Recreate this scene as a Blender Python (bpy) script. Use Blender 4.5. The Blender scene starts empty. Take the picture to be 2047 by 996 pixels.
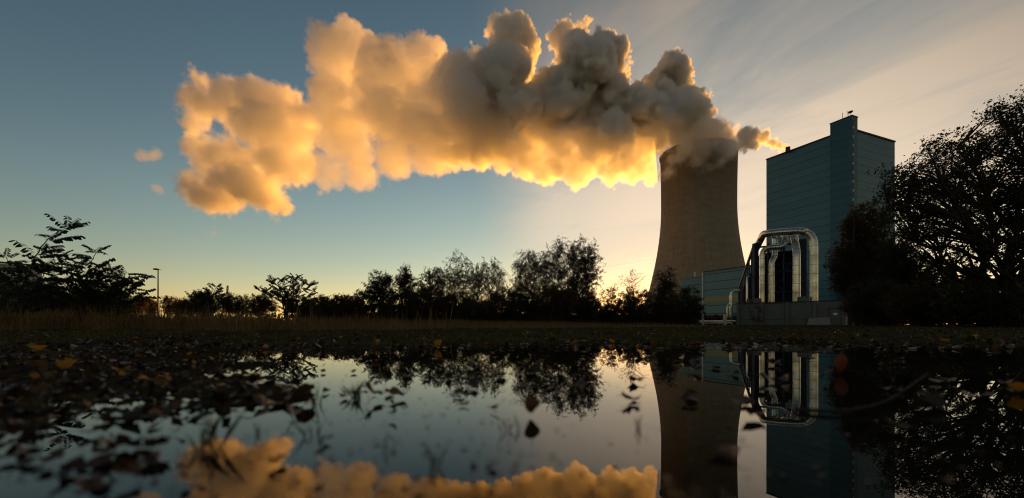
import bpy, bmesh, math, random
import numpy as np
from mathutils import Vector, Matrix, noise as mnoise

random.seed(7)
S = bpy.context.scene
COL = S.collection
R = math.radians

# ---------------------------------------------------------------- camera, sky, sun, exposure
CAM_H = 0.13          # the camera lies just above the puddle
F = 823.0             # focal length in photograph pixels (2047 wide)
CX, HZ = 1023.5, 652.0
cam = bpy.data.cameras.new('camera')
cam.sensor_width = 36.0
cam.lens = 36.0 * F / 2047.0
cam.shift_y = (HZ - 498.0) / 2047.0
cam.clip_start = 0.02
cam.clip_end = 20000.0
cam.dof.use_dof = True
cam.dof.focus_distance = 60.0
cam.dof.aperture_fstop = 2.2
camo = bpy.data.objects.new('camera', cam)
camo.location = (0, 0, CAM_H)
camo.rotation_euler = (R(90), 0, 0)
COL.objects.link(camo)
S.camera = camo

SUN_AZ, SUN_EL = R(24.0), R(5.5)      # azimuth to the right of +Y
sd = Vector((math.sin(SUN_AZ) * math.cos(SUN_EL), math.cos(SUN_AZ) * math.cos(SUN_EL), math.sin(SUN_EL)))
W = bpy.data.worlds.new('World')
S.world = W
W.use_nodes = True
wn, wl = W.node_tree.nodes, W.node_tree.links
wn.clear()

def N(nodes, typ, **kw):
    n = nodes.new(typ)
    for k, v in kw.items():
        if k.startswith('i_'):
            key = k[2:]
            n.inputs[int(key) if key.isdigit() else key.replace('_', ' ')].default_value = v
        else:
            setattr(n, k, v)
    return n

def mathn(nodes, links, op, a, b=None, c=None, clamp=False):
    n = nodes.new('ShaderNodeMath')
    n.operation = op
    n.use_clamp = clamp
    for i, v in enumerate((a, b, c)):
        if v is None:
            continue
        if isinstance(v, (int, float)):
            n.inputs[i].default_value = v
        else:
            links.new(v, n.inputs[i])
    return n.outputs[0]

def ramp(nodes, links, fac, stops, interp='LINEAR'):
    n = nodes.new('ShaderNodeValToRGB')
    n.color_ramp.interpolation = interp
    el = n.color_ramp.elements
    while len(el) < len(stops):
        el.new(0.5)
    for e, (p, c) in zip(el, stops):
        e.position = p
        e.color = (c, c, c, 1) if isinstance(c, (int, float)) else (*c, 1)
    links.new(fac, n.inputs[0])
    return n.outputs[0]

sky = N(wn, 'ShaderNodeTexSky', sky_type='NISHITA')
sky.sun_disc = False
sky.sun_elevation = SUN_EL
sky.sun_rotation = SUN_AZ
sky.altitude = 60
sky.air_density = 1.0
sky.dust_density = 0.12
sky.ozone_density = 1.0
bg = N(wn, 'ShaderNodeBackground', i_Strength=0.096)
out = N(wn, 'ShaderNodeOutputWorld')
# thin high cirrus, streaked along the wind, on a flat layer seen in perspective
tc = N(wn, 'ShaderNodeTexCoord')
sep = N(wn, 'ShaderNodeSeparateXYZ')
wl.new(tc.outputs['Generated'], sep.inputs[0])
zc = mathn(wn, wl, 'MAXIMUM', sep.outputs[2], 0.02)
u0 = mathn(wn, wl, 'DIVIDE', sep.outputs[0], zc)
v0 = mathn(wn, wl, 'DIVIDE', sep.outputs[1], zc)
# the streaks run along the upper wind, 27 degrees west of the view
u = mathn(wn, wl, 'ADD', mathn(wn, wl, 'MULTIPLY', u0, 0.891), mathn(wn, wl, 'MULTIPLY', v0, 0.454))
v = mathn(wn, wl, 'SUBTRACT', mathn(wn, wl, 'MULTIPLY', v0, 0.891), mathn(wn, wl, 'MULTIPLY', u0, 0.454))
def cirrus_noise(su, sv, detail, off, dist):
    cmb = N(wn, 'ShaderNodeCombineXYZ')
    wl.new(mathn(wn, wl, 'MULTIPLY', u, su), cmb.inputs[0])
    wl.new(mathn(wn, wl, 'MULTIPLY', v, sv), cmb.inputs[1])
    cmb.inputs[2].default_value = off
    nz = N(wn, 'ShaderNodeTexNoise', i_Scale=1.0, i_Detail=detail, i_Roughness=0.6, i_Distortion=dist)
    wl.new(cmb.outputs[0], nz.inputs['Vector'])
    return nz.outputs['Fac']
n1 = cirrus_noise(0.95, 0.5, 6, 3.1, 0.6)
n2 = cirrus_noise(4.2, 1.1, 8, 7.7, 1.2)
n3 = cirrus_noise(0.5, 0.3, 3, 4.6, 0.2)
cm = mathn(wn, wl, 'ADD', mathn(wn, wl, 'MULTIPLY', n1, 0.5), mathn(wn, wl, 'MULTIPLY', n2, 0.14))
cm = mathn(wn, wl, 'ADD', cm, mathn(wn, wl, 'MULTIPLY', n3, 0.4))
cm = ramp(wn, wl, cm, [(0.30, 0.0), (0.53, 1.0)], 'LINEAR')
# the cirrus bank covers the part of the sky to the east of the plume
side = ramp(wn, wl, mathn(wn, wl, 'ADD', mathn(wn, wl, 'MULTIPLY', sep.outputs[0], 1.0), 0.5), [(0.40, 0.0), (0.62, 0.75), (0.8, 1.0)], 'EASE')
cm = mathn(wn, wl, 'MULTIPLY', cm, side)
cm = mathn(wn, wl, 'MULTIPLY', cm, ramp(wn, wl, sep.outputs[2], [(0.08, 0.2), (0.22, 1.0), (0.45, 1.0), (0.62, 0.7)]))
mixc = N(wn, 'ShaderNodeMix', data_type='RGBA')
wl.new(mathn(wn, wl, 'MULTIPLY', cm, 0.85), mixc.inputs['Factor'])
# deeper contrast between zenith and horizon in red, gentler in blue: the graded evening sky
ssp = N(wn, 'ShaderNodeSeparateColor'); scb = N(wn, 'ShaderNodeCombineColor')
wl.new(sky.outputs[0], ssp.inputs[0])
for i, (pw, ml) in enumerate(((1.22, 0.95), (1.06, 0.985), (0.90, 1.03))):
    wl.new(mathn(wn, wl, 'MULTIPLY', mathn(wn, wl, 'POWER', ssp.outputs[i], pw), ml), scb.inputs[i])
wl.new(scb.outputs[0], mixc.inputs['A'])
# ice cloud is brightest towards the sun
dt = N(wn, 'ShaderNodeVectorMath', operation='DOT_PRODUCT')
wl.new(tc.outputs['Generated'], dt.inputs[0]); dt.inputs[1].default_value = sd
br = N(wn, 'ShaderNodeVectorMath', operation='SCALE'); br.inputs[0].default_value = (7.2, 5.6, 4.1)
wl.new(ramp(wn, wl, dt.outputs['Value'], [(0.60, 0.30), (0.80, 0.48), (0.93, 1.0), (1.0, 1.1)]), br.inputs['Scale'])
wl.new(br.outputs[0], mixc.inputs['B'])
# extra sky dimming away from the sun and overhead, deepening shade on camera-facing sides
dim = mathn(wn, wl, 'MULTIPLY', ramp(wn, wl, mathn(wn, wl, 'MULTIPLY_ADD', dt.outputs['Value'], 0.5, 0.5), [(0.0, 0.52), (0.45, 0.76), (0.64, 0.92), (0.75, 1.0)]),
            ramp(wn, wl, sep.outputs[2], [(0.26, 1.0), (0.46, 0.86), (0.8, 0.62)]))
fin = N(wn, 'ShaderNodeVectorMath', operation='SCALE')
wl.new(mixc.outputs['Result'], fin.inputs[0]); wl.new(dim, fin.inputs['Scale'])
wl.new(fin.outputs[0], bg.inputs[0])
wl.new(bg.outputs[0], out.inputs[0])

sun = bpy.data.lights.new('sun', 'SUN')
sun.energy = 5.0
sun.angle = R(0.5)
sun.color = (1.0, 0.40, 0.045)
suno = bpy.data.objects.new('sun', sun)
suno.rotation_euler = sd.to_track_quat('Z', 'Y').to_euler()
COL.objects.link(suno)

S.view_settings.view_transform = 'Standard'
S.view_settings.look = 'None'
S.view_settings.gamma = 1.0
S.view_settings.use_curve_mapping = False
S.view_settings.exposure = 0.4
S.render.engine = 'CYCLES'
cy = S.cycles
cy.use_denoising = True
cy.filter_width = 1.1
cy.max_bounces = 18
cy.diffuse_bounces = 3
cy.glossy_bounces = 4
cy.transmission_bounces = 6
cy.transparent_max_bounces = 24
cy.volume_bounces = 16
cy.volume_step_rate = 1.5
cy.volume_max_steps = 512
cy.use_adaptive_sampling = False

# ---------------------------------------------------------------- helpers
def px(x, y, Y):
    """the point at depth Y that the photograph shows at pixel (x, y)"""
    return Vector(((x - CX) / F * Y, Y, CAM_H + (HZ - y) / F * Y))

def new_mat(name):
    m = bpy.data.materials.new(name)
    m.use_nodes = True
    m.node_tree.nodes.clear()
    o = m.node_tree.nodes.new('ShaderNodeOutputMaterial')
    return m, m.node_tree.nodes, m.node_tree.links, o

def tag(o, label=None, cat=None, group=None, kind=None):
    if label: o['label'] = label
    if cat: o['category'] = cat
    if group: o['group'] = group
    if kind: o['kind'] = kind
    return o

# ---------------------------------------------------------------- steam
def steam_volume(name, puffs, voxel, classes, seed, bumps, smooth=8.0, warp=6.0, thin=None, soft=3.0):
    """puffs: (world position, radius). Returns an object: the union of the puffs, billowed by cellular bumps."""
    pts = np.array([list(p) for p, r in puffs]); rad = np.array([r for p, r in puffs])
    cl = np.array([int(np.argmin([abs(math.log(r / c)) for c in classes])) for r in rad])
    # inflate positions unchanged; per-class constant radius keeps the field smooth
    me = bpy.data.meshes.new(name)
    me.from_pydata(pts.tolist(), [], [])
    at = me.attributes.new('cls', 'INT', 'POINT'); at.data.foreach_set('value', cl.astype(np.int32))
    src_ob = bpy.data.objects.new('puff_points', me)      # data only, never linked to the scene
    ob = bpy.data.objects.new(name, bpy.data.volumes.new(name))
    COL.objects.link(ob)
    pad = classes[-1] * 0.3
    lo = (pts - rad[:, None]).min(0) - pad; hi = (pts + rad[:, None]).max(0) + pad
    g = bpy.data.node_groups.new(name, 'GeometryNodeTree')
    g.interface.new_socket('Geometry', in_out='INPUT', socket_type='NodeSocketGeometry')
    g.interface.new_socket('Geometry', in_out='OUTPUT', socket_type='NodeSocketGeometry')
    n, l = g.nodes, g.links
    gi = n.new('GeometryNodeObjectInfo'); gi.inputs[0].default_value = src_ob; go = n.new('NodeGroupOutput')
    pos = n.new('GeometryNodeInputPosition')
    def noise_vec(scale, amp, detail=2, sd=0):
        t = n.new('ShaderNodeTexNoise'); t.noise_dimensions = '4D'
        t.inputs['Scale'].default_value = scale; t.inputs['Detail'].default_value = detail; t.inputs['W'].default_value = seed + sd
        l.new(pos.outputs[0], t.inputs['Vector'])
        s = n.new('ShaderNodeVectorMath'); s.operation = 'SUBTRACT'; l.new(t.outputs['Color'], s.inputs[0]); s.inputs[1].default_value = (.5, .5, .5)
        m = n.new('ShaderNodeVectorMath'); m.operation = 'SCALE'; l.new(s.outputs[0], m.inputs[0]); m.inputs['Scale'].default_value = amp
        return m.outputs[0]
    add = n.new('ShaderNodeVectorMath'); l.new(pos.outputs[0], add.inputs[0]); l.new(noise_vec(1 / 45., warp), add.inputs[1])
    wpos = add.outputs[0]
    at_n = n.new('GeometryNodeInputNamedAttribute'); at_n.data_type = 'INT'; at_n.inputs[0].default_value = 'cls'
    sd = None
    for k, c in enumerate(classes):
        if not (cl == k).any():
            continue
        cmp_ = n.new('FunctionNodeCompare'); cmp_.data_type = 'INT'; cmp_.operation = 'EQUAL'
        l.new(at_n.outputs['Attribute'], cmp_.inputs[2])
        cmp_.inputs[3].default_value = k
        sp = n.new('GeometryNodeSeparateGeometry'); sp.domain = 'POINT'
        l.new(gi.outputs['Geometry'], sp.inputs[0]); l.new(cmp_.outputs[0], sp.inputs[1])
        pr = n.new('GeometryNodeProximity'); pr.target_element = 'POINTS'
        l.new(sp.outputs[0], pr.inputs['Geometry'] if 'Geometry' in pr.inputs else pr.inputs[0])
        l.new(wpos, pr.inputs['Sample Position'] if 'Sample Position' in pr.inputs else pr.inputs['Source Position'])
        d = mathn(n, l, 'SUBTRACT', pr.outputs['Distance'], float(c))
        sd = d if sd is None else mathn(n, l, 'SMOOTH_MIN', sd, d, smooth)
    for (cell, amp, kind) in bumps:
        if kind == 'v':
            t = n.new('ShaderNodeTexVoronoi'); t.feature = 'F1'
            t.inputs['Scale'].default_value = 1.0 / cell
            a2 = n.new('ShaderNodeVectorMath'); l.new(pos.outputs[0], a2.inputs[0]); l.new(noise_vec(1.2 / cell, cell * 0.6, 2, cell), a2.inputs[1])
            l.new(a2.outputs[0], t.inputs['Vector'])
            b = mathn(n, l, 'SUBTRACT', t.outputs['Distance'], 0.45)
        else:
            t = n.new('ShaderNodeTexNoise'); t.noise_dimensions = '4D'; t.inputs['W'].default_value = seed
            t.inputs['Scale'].default_value = 1.0 / cell; t.inputs['Detail'].default_value = 6
            l.new(pos.outputs[0], t.inputs['Vector'])
            b = mathn(n, l, 'SUBTRACT', 0.5, t.outputs['Fac'])
        sd = mathn(n, l, 'ADD', sd, mathn(n, l, 'MULTIPLY', b, float(amp)))
    dens = mathn(n, l, 'MULTIPLY', sd, -1.0 / soft)
    dens = mathn(n, l, 'MINIMUM', mathn(n, l, 'MAXIMUM', dens, 0.0), 1.0)
    if thin:      # the plume thins as it drifts: (x from, density there, x to, density there)
        sx = n.new('ShaderNodeSeparateXYZ'); l.new(pos.outputs[0], sx.inputs[0])
        mr = n.new('ShaderNodeMapRange')
        l.new(sx.outputs[0], mr.inputs['Value'])
        for q, v_ in zip(('From Min', 'To Min', 'From Max', 'To Max'), thin): mr.inputs[q].default_value = v_
        mz = n.new('ShaderNodeMapRange')
        l.new(sx.outputs[2], mz.inputs['Value'])
        for q, v_ in zip(('From Min', 'To Min', 'From Max', 'To Max'), (160, .45, 210, 1.0)): mz.inputs[q].default_value = v_
        dens = mathn(n, l, 'MULTIPLY', mathn(n, l, 'MULTIPLY', dens, mr.outputs[0]), mz.outputs[0])
    vc = n.new('GeometryNodeVolumeCube')
    l.new(dens, vc.inputs['Density'])
    vc.inputs['Min'].default_value = lo.tolist(); vc.inputs['Max'].default_value = hi.tolist()
    for i, ax in enumerate('XYZ'):
        vc.inputs['Resolution ' + ax].default_value = max(8, int((hi[i] - lo[i]) / voxel))
    l.new(vc.outputs[0], go.inputs[0])
    md = ob.modifiers.new('steam', 'NODES'); md.node_group = g
    return ob

# ---------------------------------------------------------------- mesh helpers
class MB:
    """collects boxes, tubes and polygons; build() links them as one mesh object"""
    def __init__(self):
        self.v, self.f = [], []
    def poly(self, pts):
        k = len(self.v)
        self.v += [tuple(p) for p in pts]
        self.f.append(tuple(range(k, k + len(pts))))
    def box(self, c, s, ax=None):
        """c centre, s full sizes, ax three unit axes"""
        ax = ax or (Vector((1, 0, 0)), Vector((0, 1, 0)), Vector((0, 0, 1)))
        k = len(self.v)
        c = Vector(c)
        for i in (-1, 1):
            for j in (-1, 1):
                for m in (-1, 1):
                    self.v.append(tuple(c + ax[0] * (i * s[0] / 2) + ax[1] * (j * s[1] / 2) + ax[2] * (m * s[2] / 2)))
        for q in ((0, 1, 3, 2), (4, 6, 7, 5), (0, 4, 5, 1), (2, 3, 7, 6), (0, 2, 6, 4), (1, 5, 7, 3)):
            self.f.append(tuple(k + a for a in q))
    def bar(self, a, b, w, h=None, up=Vector((0, 0, 1))):
        a, b = Vector(a), Vector(b)
        d = (b - a)
        L = d.length
        if L < 1e-6: return
        d /= L
        s = d.cross(up)
        if s.length < 1e-4: s = d.cross(Vector((0, 1, 0)))
        s.normalize()
        t = s.cross(d)
        self.box((a + b) / 2, (L, w, h or w), (d, s, t))
    def tube(self, pts, rad, seg=8, cap=True):
        pts = [Vector(p) for p in pts]
        n = len(pts)
        if not hasattr(rad, '__len__'): rad = [rad] * n
        k = len(self.v)
        ref = None
        for i in range(n):
            d = pts[min(i + 1, n - 1)] - pts[max(i - 1, 0)]
            if d.length < 1e-9: d = Vector((0, 0, 1))
            d.normalize()
            if ref is None:
                ref = d.orthogonal().normalized()
            else:
                ref = ref - d * ref.dot(d)
                ref = ref.normalized() if ref.length > 1e-6 else d.orthogonal().normalized()
            b = d.cross(ref)
            for j in range(seg):
                a = 2 * math.pi * j / seg
                self.v.append(tuple(pts[i] + (ref * math.cos(a) + b * math.sin(a)) * rad[i]))
        for i in range(n - 1):
            for j in range(seg):
                j2 = (j + 1) % seg
                self.f.append((k + i * seg + j, k + i * seg + j2, k + (i + 1) * seg + j2, k + (i + 1) * seg + j))
        if cap:
            self.f.append(tuple(k + j for j in range(seg))[::-1])
            self.f.append(tuple(k + (n - 1) * seg + j for j in range(seg)))
    def build(self, name, mat, parent=None, smooth=False):
        me = bpy.data.meshes.new(name)
        me.from_pydata(self.v, [], self.f)
        return link(name, me, mat, parent, smooth)

def link(name, me, mat, parent=None, smooth=False):
    if smooth:
        me.polygons.foreach_set('use_smooth', np.ones(len(me.polygons), dtype=bool))
    if mat: me.materials.append(mat)
    o = bpy.data.objects.new(name, me)
    COL.objects.link(o)
    if parent:
        o.parent = parent
        o.matrix_parent_inverse = Matrix.Translation(-parent.location)
    return o

def np_mesh(name, V, Fc, mat, parent=None, smooth=False):
    """V (n,3), Fc (m,k) all faces of k corners"""
    me = bpy.data.meshes.new(name)
    V = np.asarray(V, dtype=np.float32); Fc = np.asarray(Fc, dtype=np.int32)
    m, k = Fc.shape
    me.vertices.add(len(V)); me.vertices.foreach_set('co', V.ravel())
    me.loops.add(m * k); me.loops.foreach_set('vertex_index', Fc.ravel())
    me.polygons.add(m)
    me.polygons.foreach_set('loop_start', np.arange(0, m * k, k, dtype=np.int32))
    me.update(calc_edges=True)
    me.validate()
    return link(name, me, mat, parent, smooth)

def thing(name, label, cat, loc=(0, 0, 0), group=None):
    o = bpy.data.objects.new(name, None)
    o.location = loc
    o.empty_display_size = 0.2
    COL.objects.link(o)
    return tag(o, label, cat, group)

# ---------------------------------------------------------------- materials
def pbr(name, col, rough=0.6, metal=0.0, noise=0.0, scale=3.0, bump=0.0, bscale=20.0, spec=0.5):
    """a Principled surface whose colour wanders by +-noise"""
    m, n, l, o = new_mat(name)
    b = N(n, 'ShaderNodeBsdfPrincipled')
    b.inputs['Roughness'].default_value = rough
    b.inputs['Metallic'].default_value = metal
    b.inputs['Specular IOR Level'].default_value = spec
    t = N(n, 'ShaderNodeTexCoord')
    if noise:
        z = N(n, 'ShaderNodeTexNoise', i_Scale=scale, i_Detail=6, i_Roughness=0.65)
        l.new(t.outputs['Object'], z.inputs['Vector'])
        r = N(n, 'ShaderNodeMix', data_type='RGBA')
        l.new(z.outputs['Fac'], r.inputs['Factor'])
        r.inputs['A'].default_value = (*[max(0, c * (1 - 2 * noise)) for c in col], 1)
        r.inputs['B'].default_value = (*[c * (1 + 2 * noise) for c in col], 1)
        l.new(r.outputs['Result'], b.inputs['Base Color'])
    else:
        b.inputs['Base Color'].default_value = (*col, 1)
    if bump:
        z2 = N(n, 'ShaderNodeTexNoise', i_Scale=bscale, i_Detail=5)
        l.new(t.outputs['Object'], z2.inputs['Vector'])
        bp = N(n, 'ShaderNodeBump', i_Strength=bump, i_Distance=0.02)
        l.new(z2.outputs['Fac'], bp.inputs['Height'])
        l.new(bp.outputs[0], b.inputs['Normal'])
    l.new(b.outputs[0], o.inputs['Surface'])
    m['bsdf'] = b.name
    return m

def leaf_mat(name, cols, trans=0.35, rough=0.55):
    """each leaf takes one of a spread of colours; some light comes through it"""
    m, n, l, o = new_mat(name)
    g = N(n, 'ShaderNodeNewGeometry')
    c = ramp(n, l, g.outputs['Random Per Island'], [(i / max(1, len(cols) - 1), q) for i, q in enumerate(cols)])
    b = N(n, 'ShaderNodeBsdfPrincipled')
    b.inputs['Roughness'].default_value = rough
    b.inputs['Specular IOR Level'].default_value = 0.3
    t = N(n, 'ShaderNodeBsdfTranslucent')
    l.new(c, b.inputs['Base Color']); l.new(c, t.inputs['Color'])
    mx = N(n, 'ShaderNodeMixShader', i_0=trans)
    l.new(b.outputs[0], mx.inputs[1]); l.new(t.outputs[0], mx.inputs[2])
    l.new(mx.outputs[0], o.inputs['Surface'])
    return m

def cladding_mat(name, col, band, phase, dark=0.18, width=0.05, metal=0.1, rough=0.5):
    """profiled sheet metal with a dark joint every BAND metres of height and faint panel-to-panel variation"""
    m, n, l, o = new_mat(name)
    b = N(n, 'ShaderNodeBsdfPrincipled')
    b.inputs['Roughness'].default_value = rough; b.inputs['Metallic'].default_value = metal
    t = N(n, 'ShaderNodeNewGeometry'); s = N(n, 'ShaderNodeSeparateXYZ')
    l.new(t.outputs['Position'], s.inputs[0])
    zz = mathn(n, l, 'DIVIDE', mathn(n, l, 'ADD', s.outputs[2], phase), band)
    fr = mathn(n, l, 'FRACT', zz)
    joint = mathn(n, l, 'LESS_THAN', fr, width)
    w = N(n, 'ShaderNodeTexWhiteNoise', noise_dimensions='3D')
    cv = N(n, 'ShaderNodeCombineXYZ')
    l.new(mathn(n, l, 'FLOOR', zz), cv.inputs[2])
    l.new(mathn(n, l, 'FLOOR', mathn(n, l, 'DIVIDE', mathn(n, l, 'ADD', s.outputs[0], mathn(n, l, 'MULTIPLY', s.outputs[1], 0.37)), 6.0)), cv.inputs[0])
    l.new(cv.outputs[0], w.inputs['Vector'])
    nz = N(n, 'ShaderNodeTexNoise', i_Scale=0.06, i_Detail=6); l.new(t.outputs['Position'], nz.inputs['Vector'])
    var = mathn(n, l, 'ADD', mathn(n, l, 'MULTIPLY', w.outputs['Value'], 0.10), mathn(n, l, 'MULTIPLY', nz.outputs['Fac'], 0.35))
    var = mathn(n, l, 'ADD', var, 0.78)
    v = N(n, 'ShaderNodeVectorMath', operation='SCALE'); v.inputs[0].default_value = col
    l.new(var, v.inputs['Scale'])
    mx = N(n, 'ShaderNodeMix', data_type='RGBA'); l.new(joint, mx.inputs['Factor']); l.new(v.outputs[0], mx.inputs['A'])
    mx.inputs['B'].default_value = (*[c * dark for c in col], 1)
    l.new(mx.outputs['Result'], b.inputs['Base Color'])
    # trapezoidal ribs, upright
    bp = N(n, 'ShaderNodeBump', i_Strength=0.25, i_Distance=0.05)
    rib = mathn(n, l, 'SINE', mathn(n, l, 'MULTIPLY', mathn(n, l, 'ADD', s.outputs[0], s.outputs[1]), 9.0))
    l.new(rib, bp.inputs['Height']); l.new(bp.outputs[0], b.inputs['Normal'])
    l.new(b.outputs[0], o.inputs['Surface'])
    return m

M = {}
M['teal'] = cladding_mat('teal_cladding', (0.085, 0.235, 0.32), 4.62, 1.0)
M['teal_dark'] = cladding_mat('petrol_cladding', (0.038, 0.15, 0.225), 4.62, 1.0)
M['hall_teal'] = cladding_mat('grey_teal_cladding', (0.14, 0.275, 0.32), 4.9, 2.0, width=0.07)
M['olive'] = pbr('olive_panel', (0.30, 0.29, 0.16), 0.5, 0.1, 0.1, 0.3)
M['blue_panel'] = pbr('blue_base_panel', (0.04, 0.095, 0.15), 0.5, 0.1, 0.1, 0.3)
M['white_metal'] = pbr('white_metal_trim', (0.75, 0.75, 0.72), 0.4)
M['dark_metal'] = pbr('dark_metal', (0.03, 0.03, 0.035), 0.45, 0.3, 0.1)
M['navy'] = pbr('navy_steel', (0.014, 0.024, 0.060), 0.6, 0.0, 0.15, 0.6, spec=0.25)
M['galv'] = pbr('galvanised_steel', (0.36, 0.37, 0.38), 0.5, 0.7, 0.12, 4.0)
M['concrete'] = pbr('cast_concrete', (0.13, 0.135, 0.13), 0.8, 0, 0.22, 0.5, 0.3, 9)
M['concrete_pale'] = pbr('pale_concrete', (0.22, 0.225, 0.215), 0.8, 0, 0.15, 0.8, 0.3, 9)
M['bark'] = pbr('dark_bark', (0.022, 0.018, 0.014), 0.85, 0, 0.3, 6, 0.6, 30)
M['birch_bark'] = pbr('grey_bark', (0.10, 0.09, 0.08), 0.8, 0, 0.4, 5, 0.4, 25)
M['lf_dark'] = leaf_mat('dark_green_leaf', [(0.020, 0.028, 0.010), (0.035, 0.040, 0.012), (0.055, 0.042, 0.014), (0.03, 0.035, 0.014)], 0.3)
M['lf_brown'] = leaf_mat('browning_leaf', [(0.05, 0.035, 0.012), (0.085, 0.045, 0.014), (0.04, 0.036, 0.012), (0.11, 0.06, 0.016)], 0.35)
M['lf_birch'] = leaf_mat('thin_birch_leaf', [(0.035, 0.030, 0.010), (0.055, 0.042, 0.012), (0.03, 0.03, 0.012), (0.075, 0.05, 0.014)], 0.35)
M['lf_orange'] = leaf_mat('orange_autumn_leaf', [(0.075, 0.036, 0.012), (0.10, 0.045, 0.013), (0.055, 0.03, 0.011)], 0.3)
M['lf_robinia'] = leaf_mat('leaflet_green', [(0.020, 0.032, 0.010), (0.035, 0.048, 0.014), (0.028, 0.036, 0.012)], 0.25)
M['grass_tan'] = leaf_mat('dry_grass', [(0.22, 0.145, 0.062), (0.30, 0.195, 0.09), (0.13, 0.105, 0.04), (0.36, 0.24, 0.125)], 0.35, 0.7)
M['grass_green'] = leaf_mat('short_green_grass', [(0.065, 0.085, 0.020), (0.085, 0.105, 0.026), (0.13, 0.115, 0.04), (0.055, 0.07, 0.018)], 0.3, 0.6)
M['leaf_yellow'] = leaf_mat('fallen_yellow_leaf', [(0.62, 0.30, 0.03), (0.55, 0.24, 0.02), (0.60, 0.33, 0.05)], 0.3)
M['leaf_brown'] = leaf_mat('fallen_brown_leaf', [(0.10, 0.055, 0.025), (0.16, 0.08, 0.03), (0.07, 0.042, 0.022), (0.20, 0.11, 0.045)], 0.2, 0.35)
M['leaf_dark'] = leaf_mat('sodden_dark_leaf', [(0.035, 0.022, 0.012), (0.055, 0.032, 0.016), (0.028, 0.02, 0.014)], 0.1, 0.3)
M['leaf_red'] = leaf_mat('fallen_red_leaf', [(0.12, 0.032, 0.018), (0.16, 0.045, 0.022)], 0.2, 0.4)

# pipe jacket: bright sheet metal with a dark bead every metre or so
def jacket_mat():
    m, n, l, o = new_mat('aluminium_jacket')
    b = N(n, 'ShaderNodeBsdfPrincipled'); b.inputs['Metallic'].default_value = 0.9; b.inputs['Roughness'].default_value = 0.27
    t = N(n, 'ShaderNodeTexCoord')
    z = N(n, 'ShaderNodeTexNoise', i_Scale=0.7, i_Detail=4, i_Roughness=0.5); l.new(t.outputs['Object'], z.inputs['Vector'])
    c = ramp(n, l, z.outputs['Fac'], [(0.3, (0.46, 0.44, 0.40)), (0.55, (0.68, 0.66, 0.60)), (0.75, (0.78, 0.76, 0.70))])
    l.new(c, b.inputs['Base Color'])
    r = ramp(n, l, z.outputs['Fac'], [(0.3, 0.32), (0.7, 0.22)]); l.new(r, b.inputs['Roughness'])
    bp = N(n, 'ShaderNodeBump', i_Strength=0.04, i_Distance=0.05); l.new(z.outputs['Fac'], bp.inputs['Height']); l.new(bp.outputs[0], b.inputs['Normal'])
    l.new(b.outputs[0], o.inputs['Surface'])
    return m
M['jacket'] = jacket_mat()

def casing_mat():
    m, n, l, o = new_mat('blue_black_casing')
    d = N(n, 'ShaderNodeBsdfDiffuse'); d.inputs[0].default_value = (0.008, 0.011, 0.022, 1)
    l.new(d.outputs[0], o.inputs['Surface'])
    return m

def shell_mat():
    """weathered concrete shell: upright ribs, lift joints, run-off streaks and a sooty crown"""
    m, n, l, o = new_mat('shell_concrete')
    b = N(n, 'ShaderNodeBsdfPrincipled'); b.inputs['Roughness'].default_value = 0.85
    t = N(n, 'ShaderNodeTexCoord'); s = N(n, 'ShaderNodeSeparateXYZ'); l.new(t.outputs['Object'], s.inputs[0])
    ang = mathn(n, l, 'ARCTAN2', s.outputs[1], s.outputs[0])
    af = mathn(n, l, 'FRACT', mathn(n, l, 'MULTIPLY', ang, 132 / (2 * math.pi)))
    rib = mathn(n, l, 'LESS_THAN', af, 0.12)
    zf = mathn(n, l, 'FRACT', mathn(n, l, 'DIVIDE', s.outputs[2], 1.9))
    lift = mathn(n, l, 'LESS_THAN', zf, 0.12)
    cv = N(n, 'ShaderNodeCombineXYZ')
    l.new(mathn(n, l, 'MULTIPLY', ang, 60.0), cv.inputs[0]); l.new(mathn(n, l, 'MULTIPLY', s.outputs[2], 0.02), cv.inputs[1])
    st = N(n, 'ShaderNodeTexNoise', i_Scale=1.0, i_Detail=5, i_Roughness=0.7); l.new(cv.outputs[0], st.inputs['Vector'])
    cv2 = N(n, 'ShaderNodeCombineXYZ')
    l.new(mathn(n, l, 'MULTIPLY', ang, 4.0), cv2.inputs[0]); l.new(mathn(n, l, 'MULTIPLY', s.outputs[2], 0.22), cv2.inputs[1])
    pt = N(n, 'ShaderNodeTexNoise', i_Scale=1.0, i_Detail=6, i_Roughness=0.7); l.new(cv2.outputs[0], pt.inputs['Vector'])
    v = mathn(n, l, 'ADD', mathn(n, l, 'MULTIPLY', st.outputs['Fac'], 0.75), mathn(n, l, 'MULTIPLY', pt.outputs['Fac'], 0.85))
    v = mathn(n, l, 'ADD', v, 0.18)
    v = mathn(n, l, 'SUBTRACT', v, mathn(n, l, 'MULTIPLY', rib, 0.36))
    v = mathn(n, l, 'SUBTRACT', v, mathn(n, l, 'MULTIPLY', lift, 0.14))
    zed = mathn(n, l, 'ADD', s.outputs[2], mathn(n, l, 'MULTIPLY', st.outputs['Fac'], 26.0))
    soot = ramp(n, l, mathn(n, l, 'DIVIDE', zed, 200.0), [(0.55, 1.0), (0.83, 0.62), (0.9, 0.5)])
    v = mathn(n, l, 'MULTIPLY', v, soot)
    sc = N(n, 'ShaderNodeVectorMath', operation='SCALE'); sc.inputs[0].default_value = (0.31, 0.262, 0.21); l.new(v, sc.inputs['Scale'])
    l.new(sc.outputs[0], b.inputs['Base Color'])
    bp = N(n, 'ShaderNodeBump', i_Strength=0.6, i_Distance=0.6); l.new(mathn(n, l, 'SUBTRACT', 1.0, rib), bp.inputs['Height']); l.new(bp.outputs[0], b.inputs['Normal'])
    l.new(b.outputs[0], o.inputs['Surface'])
    return m
M['shell'] = shell_mat()

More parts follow.
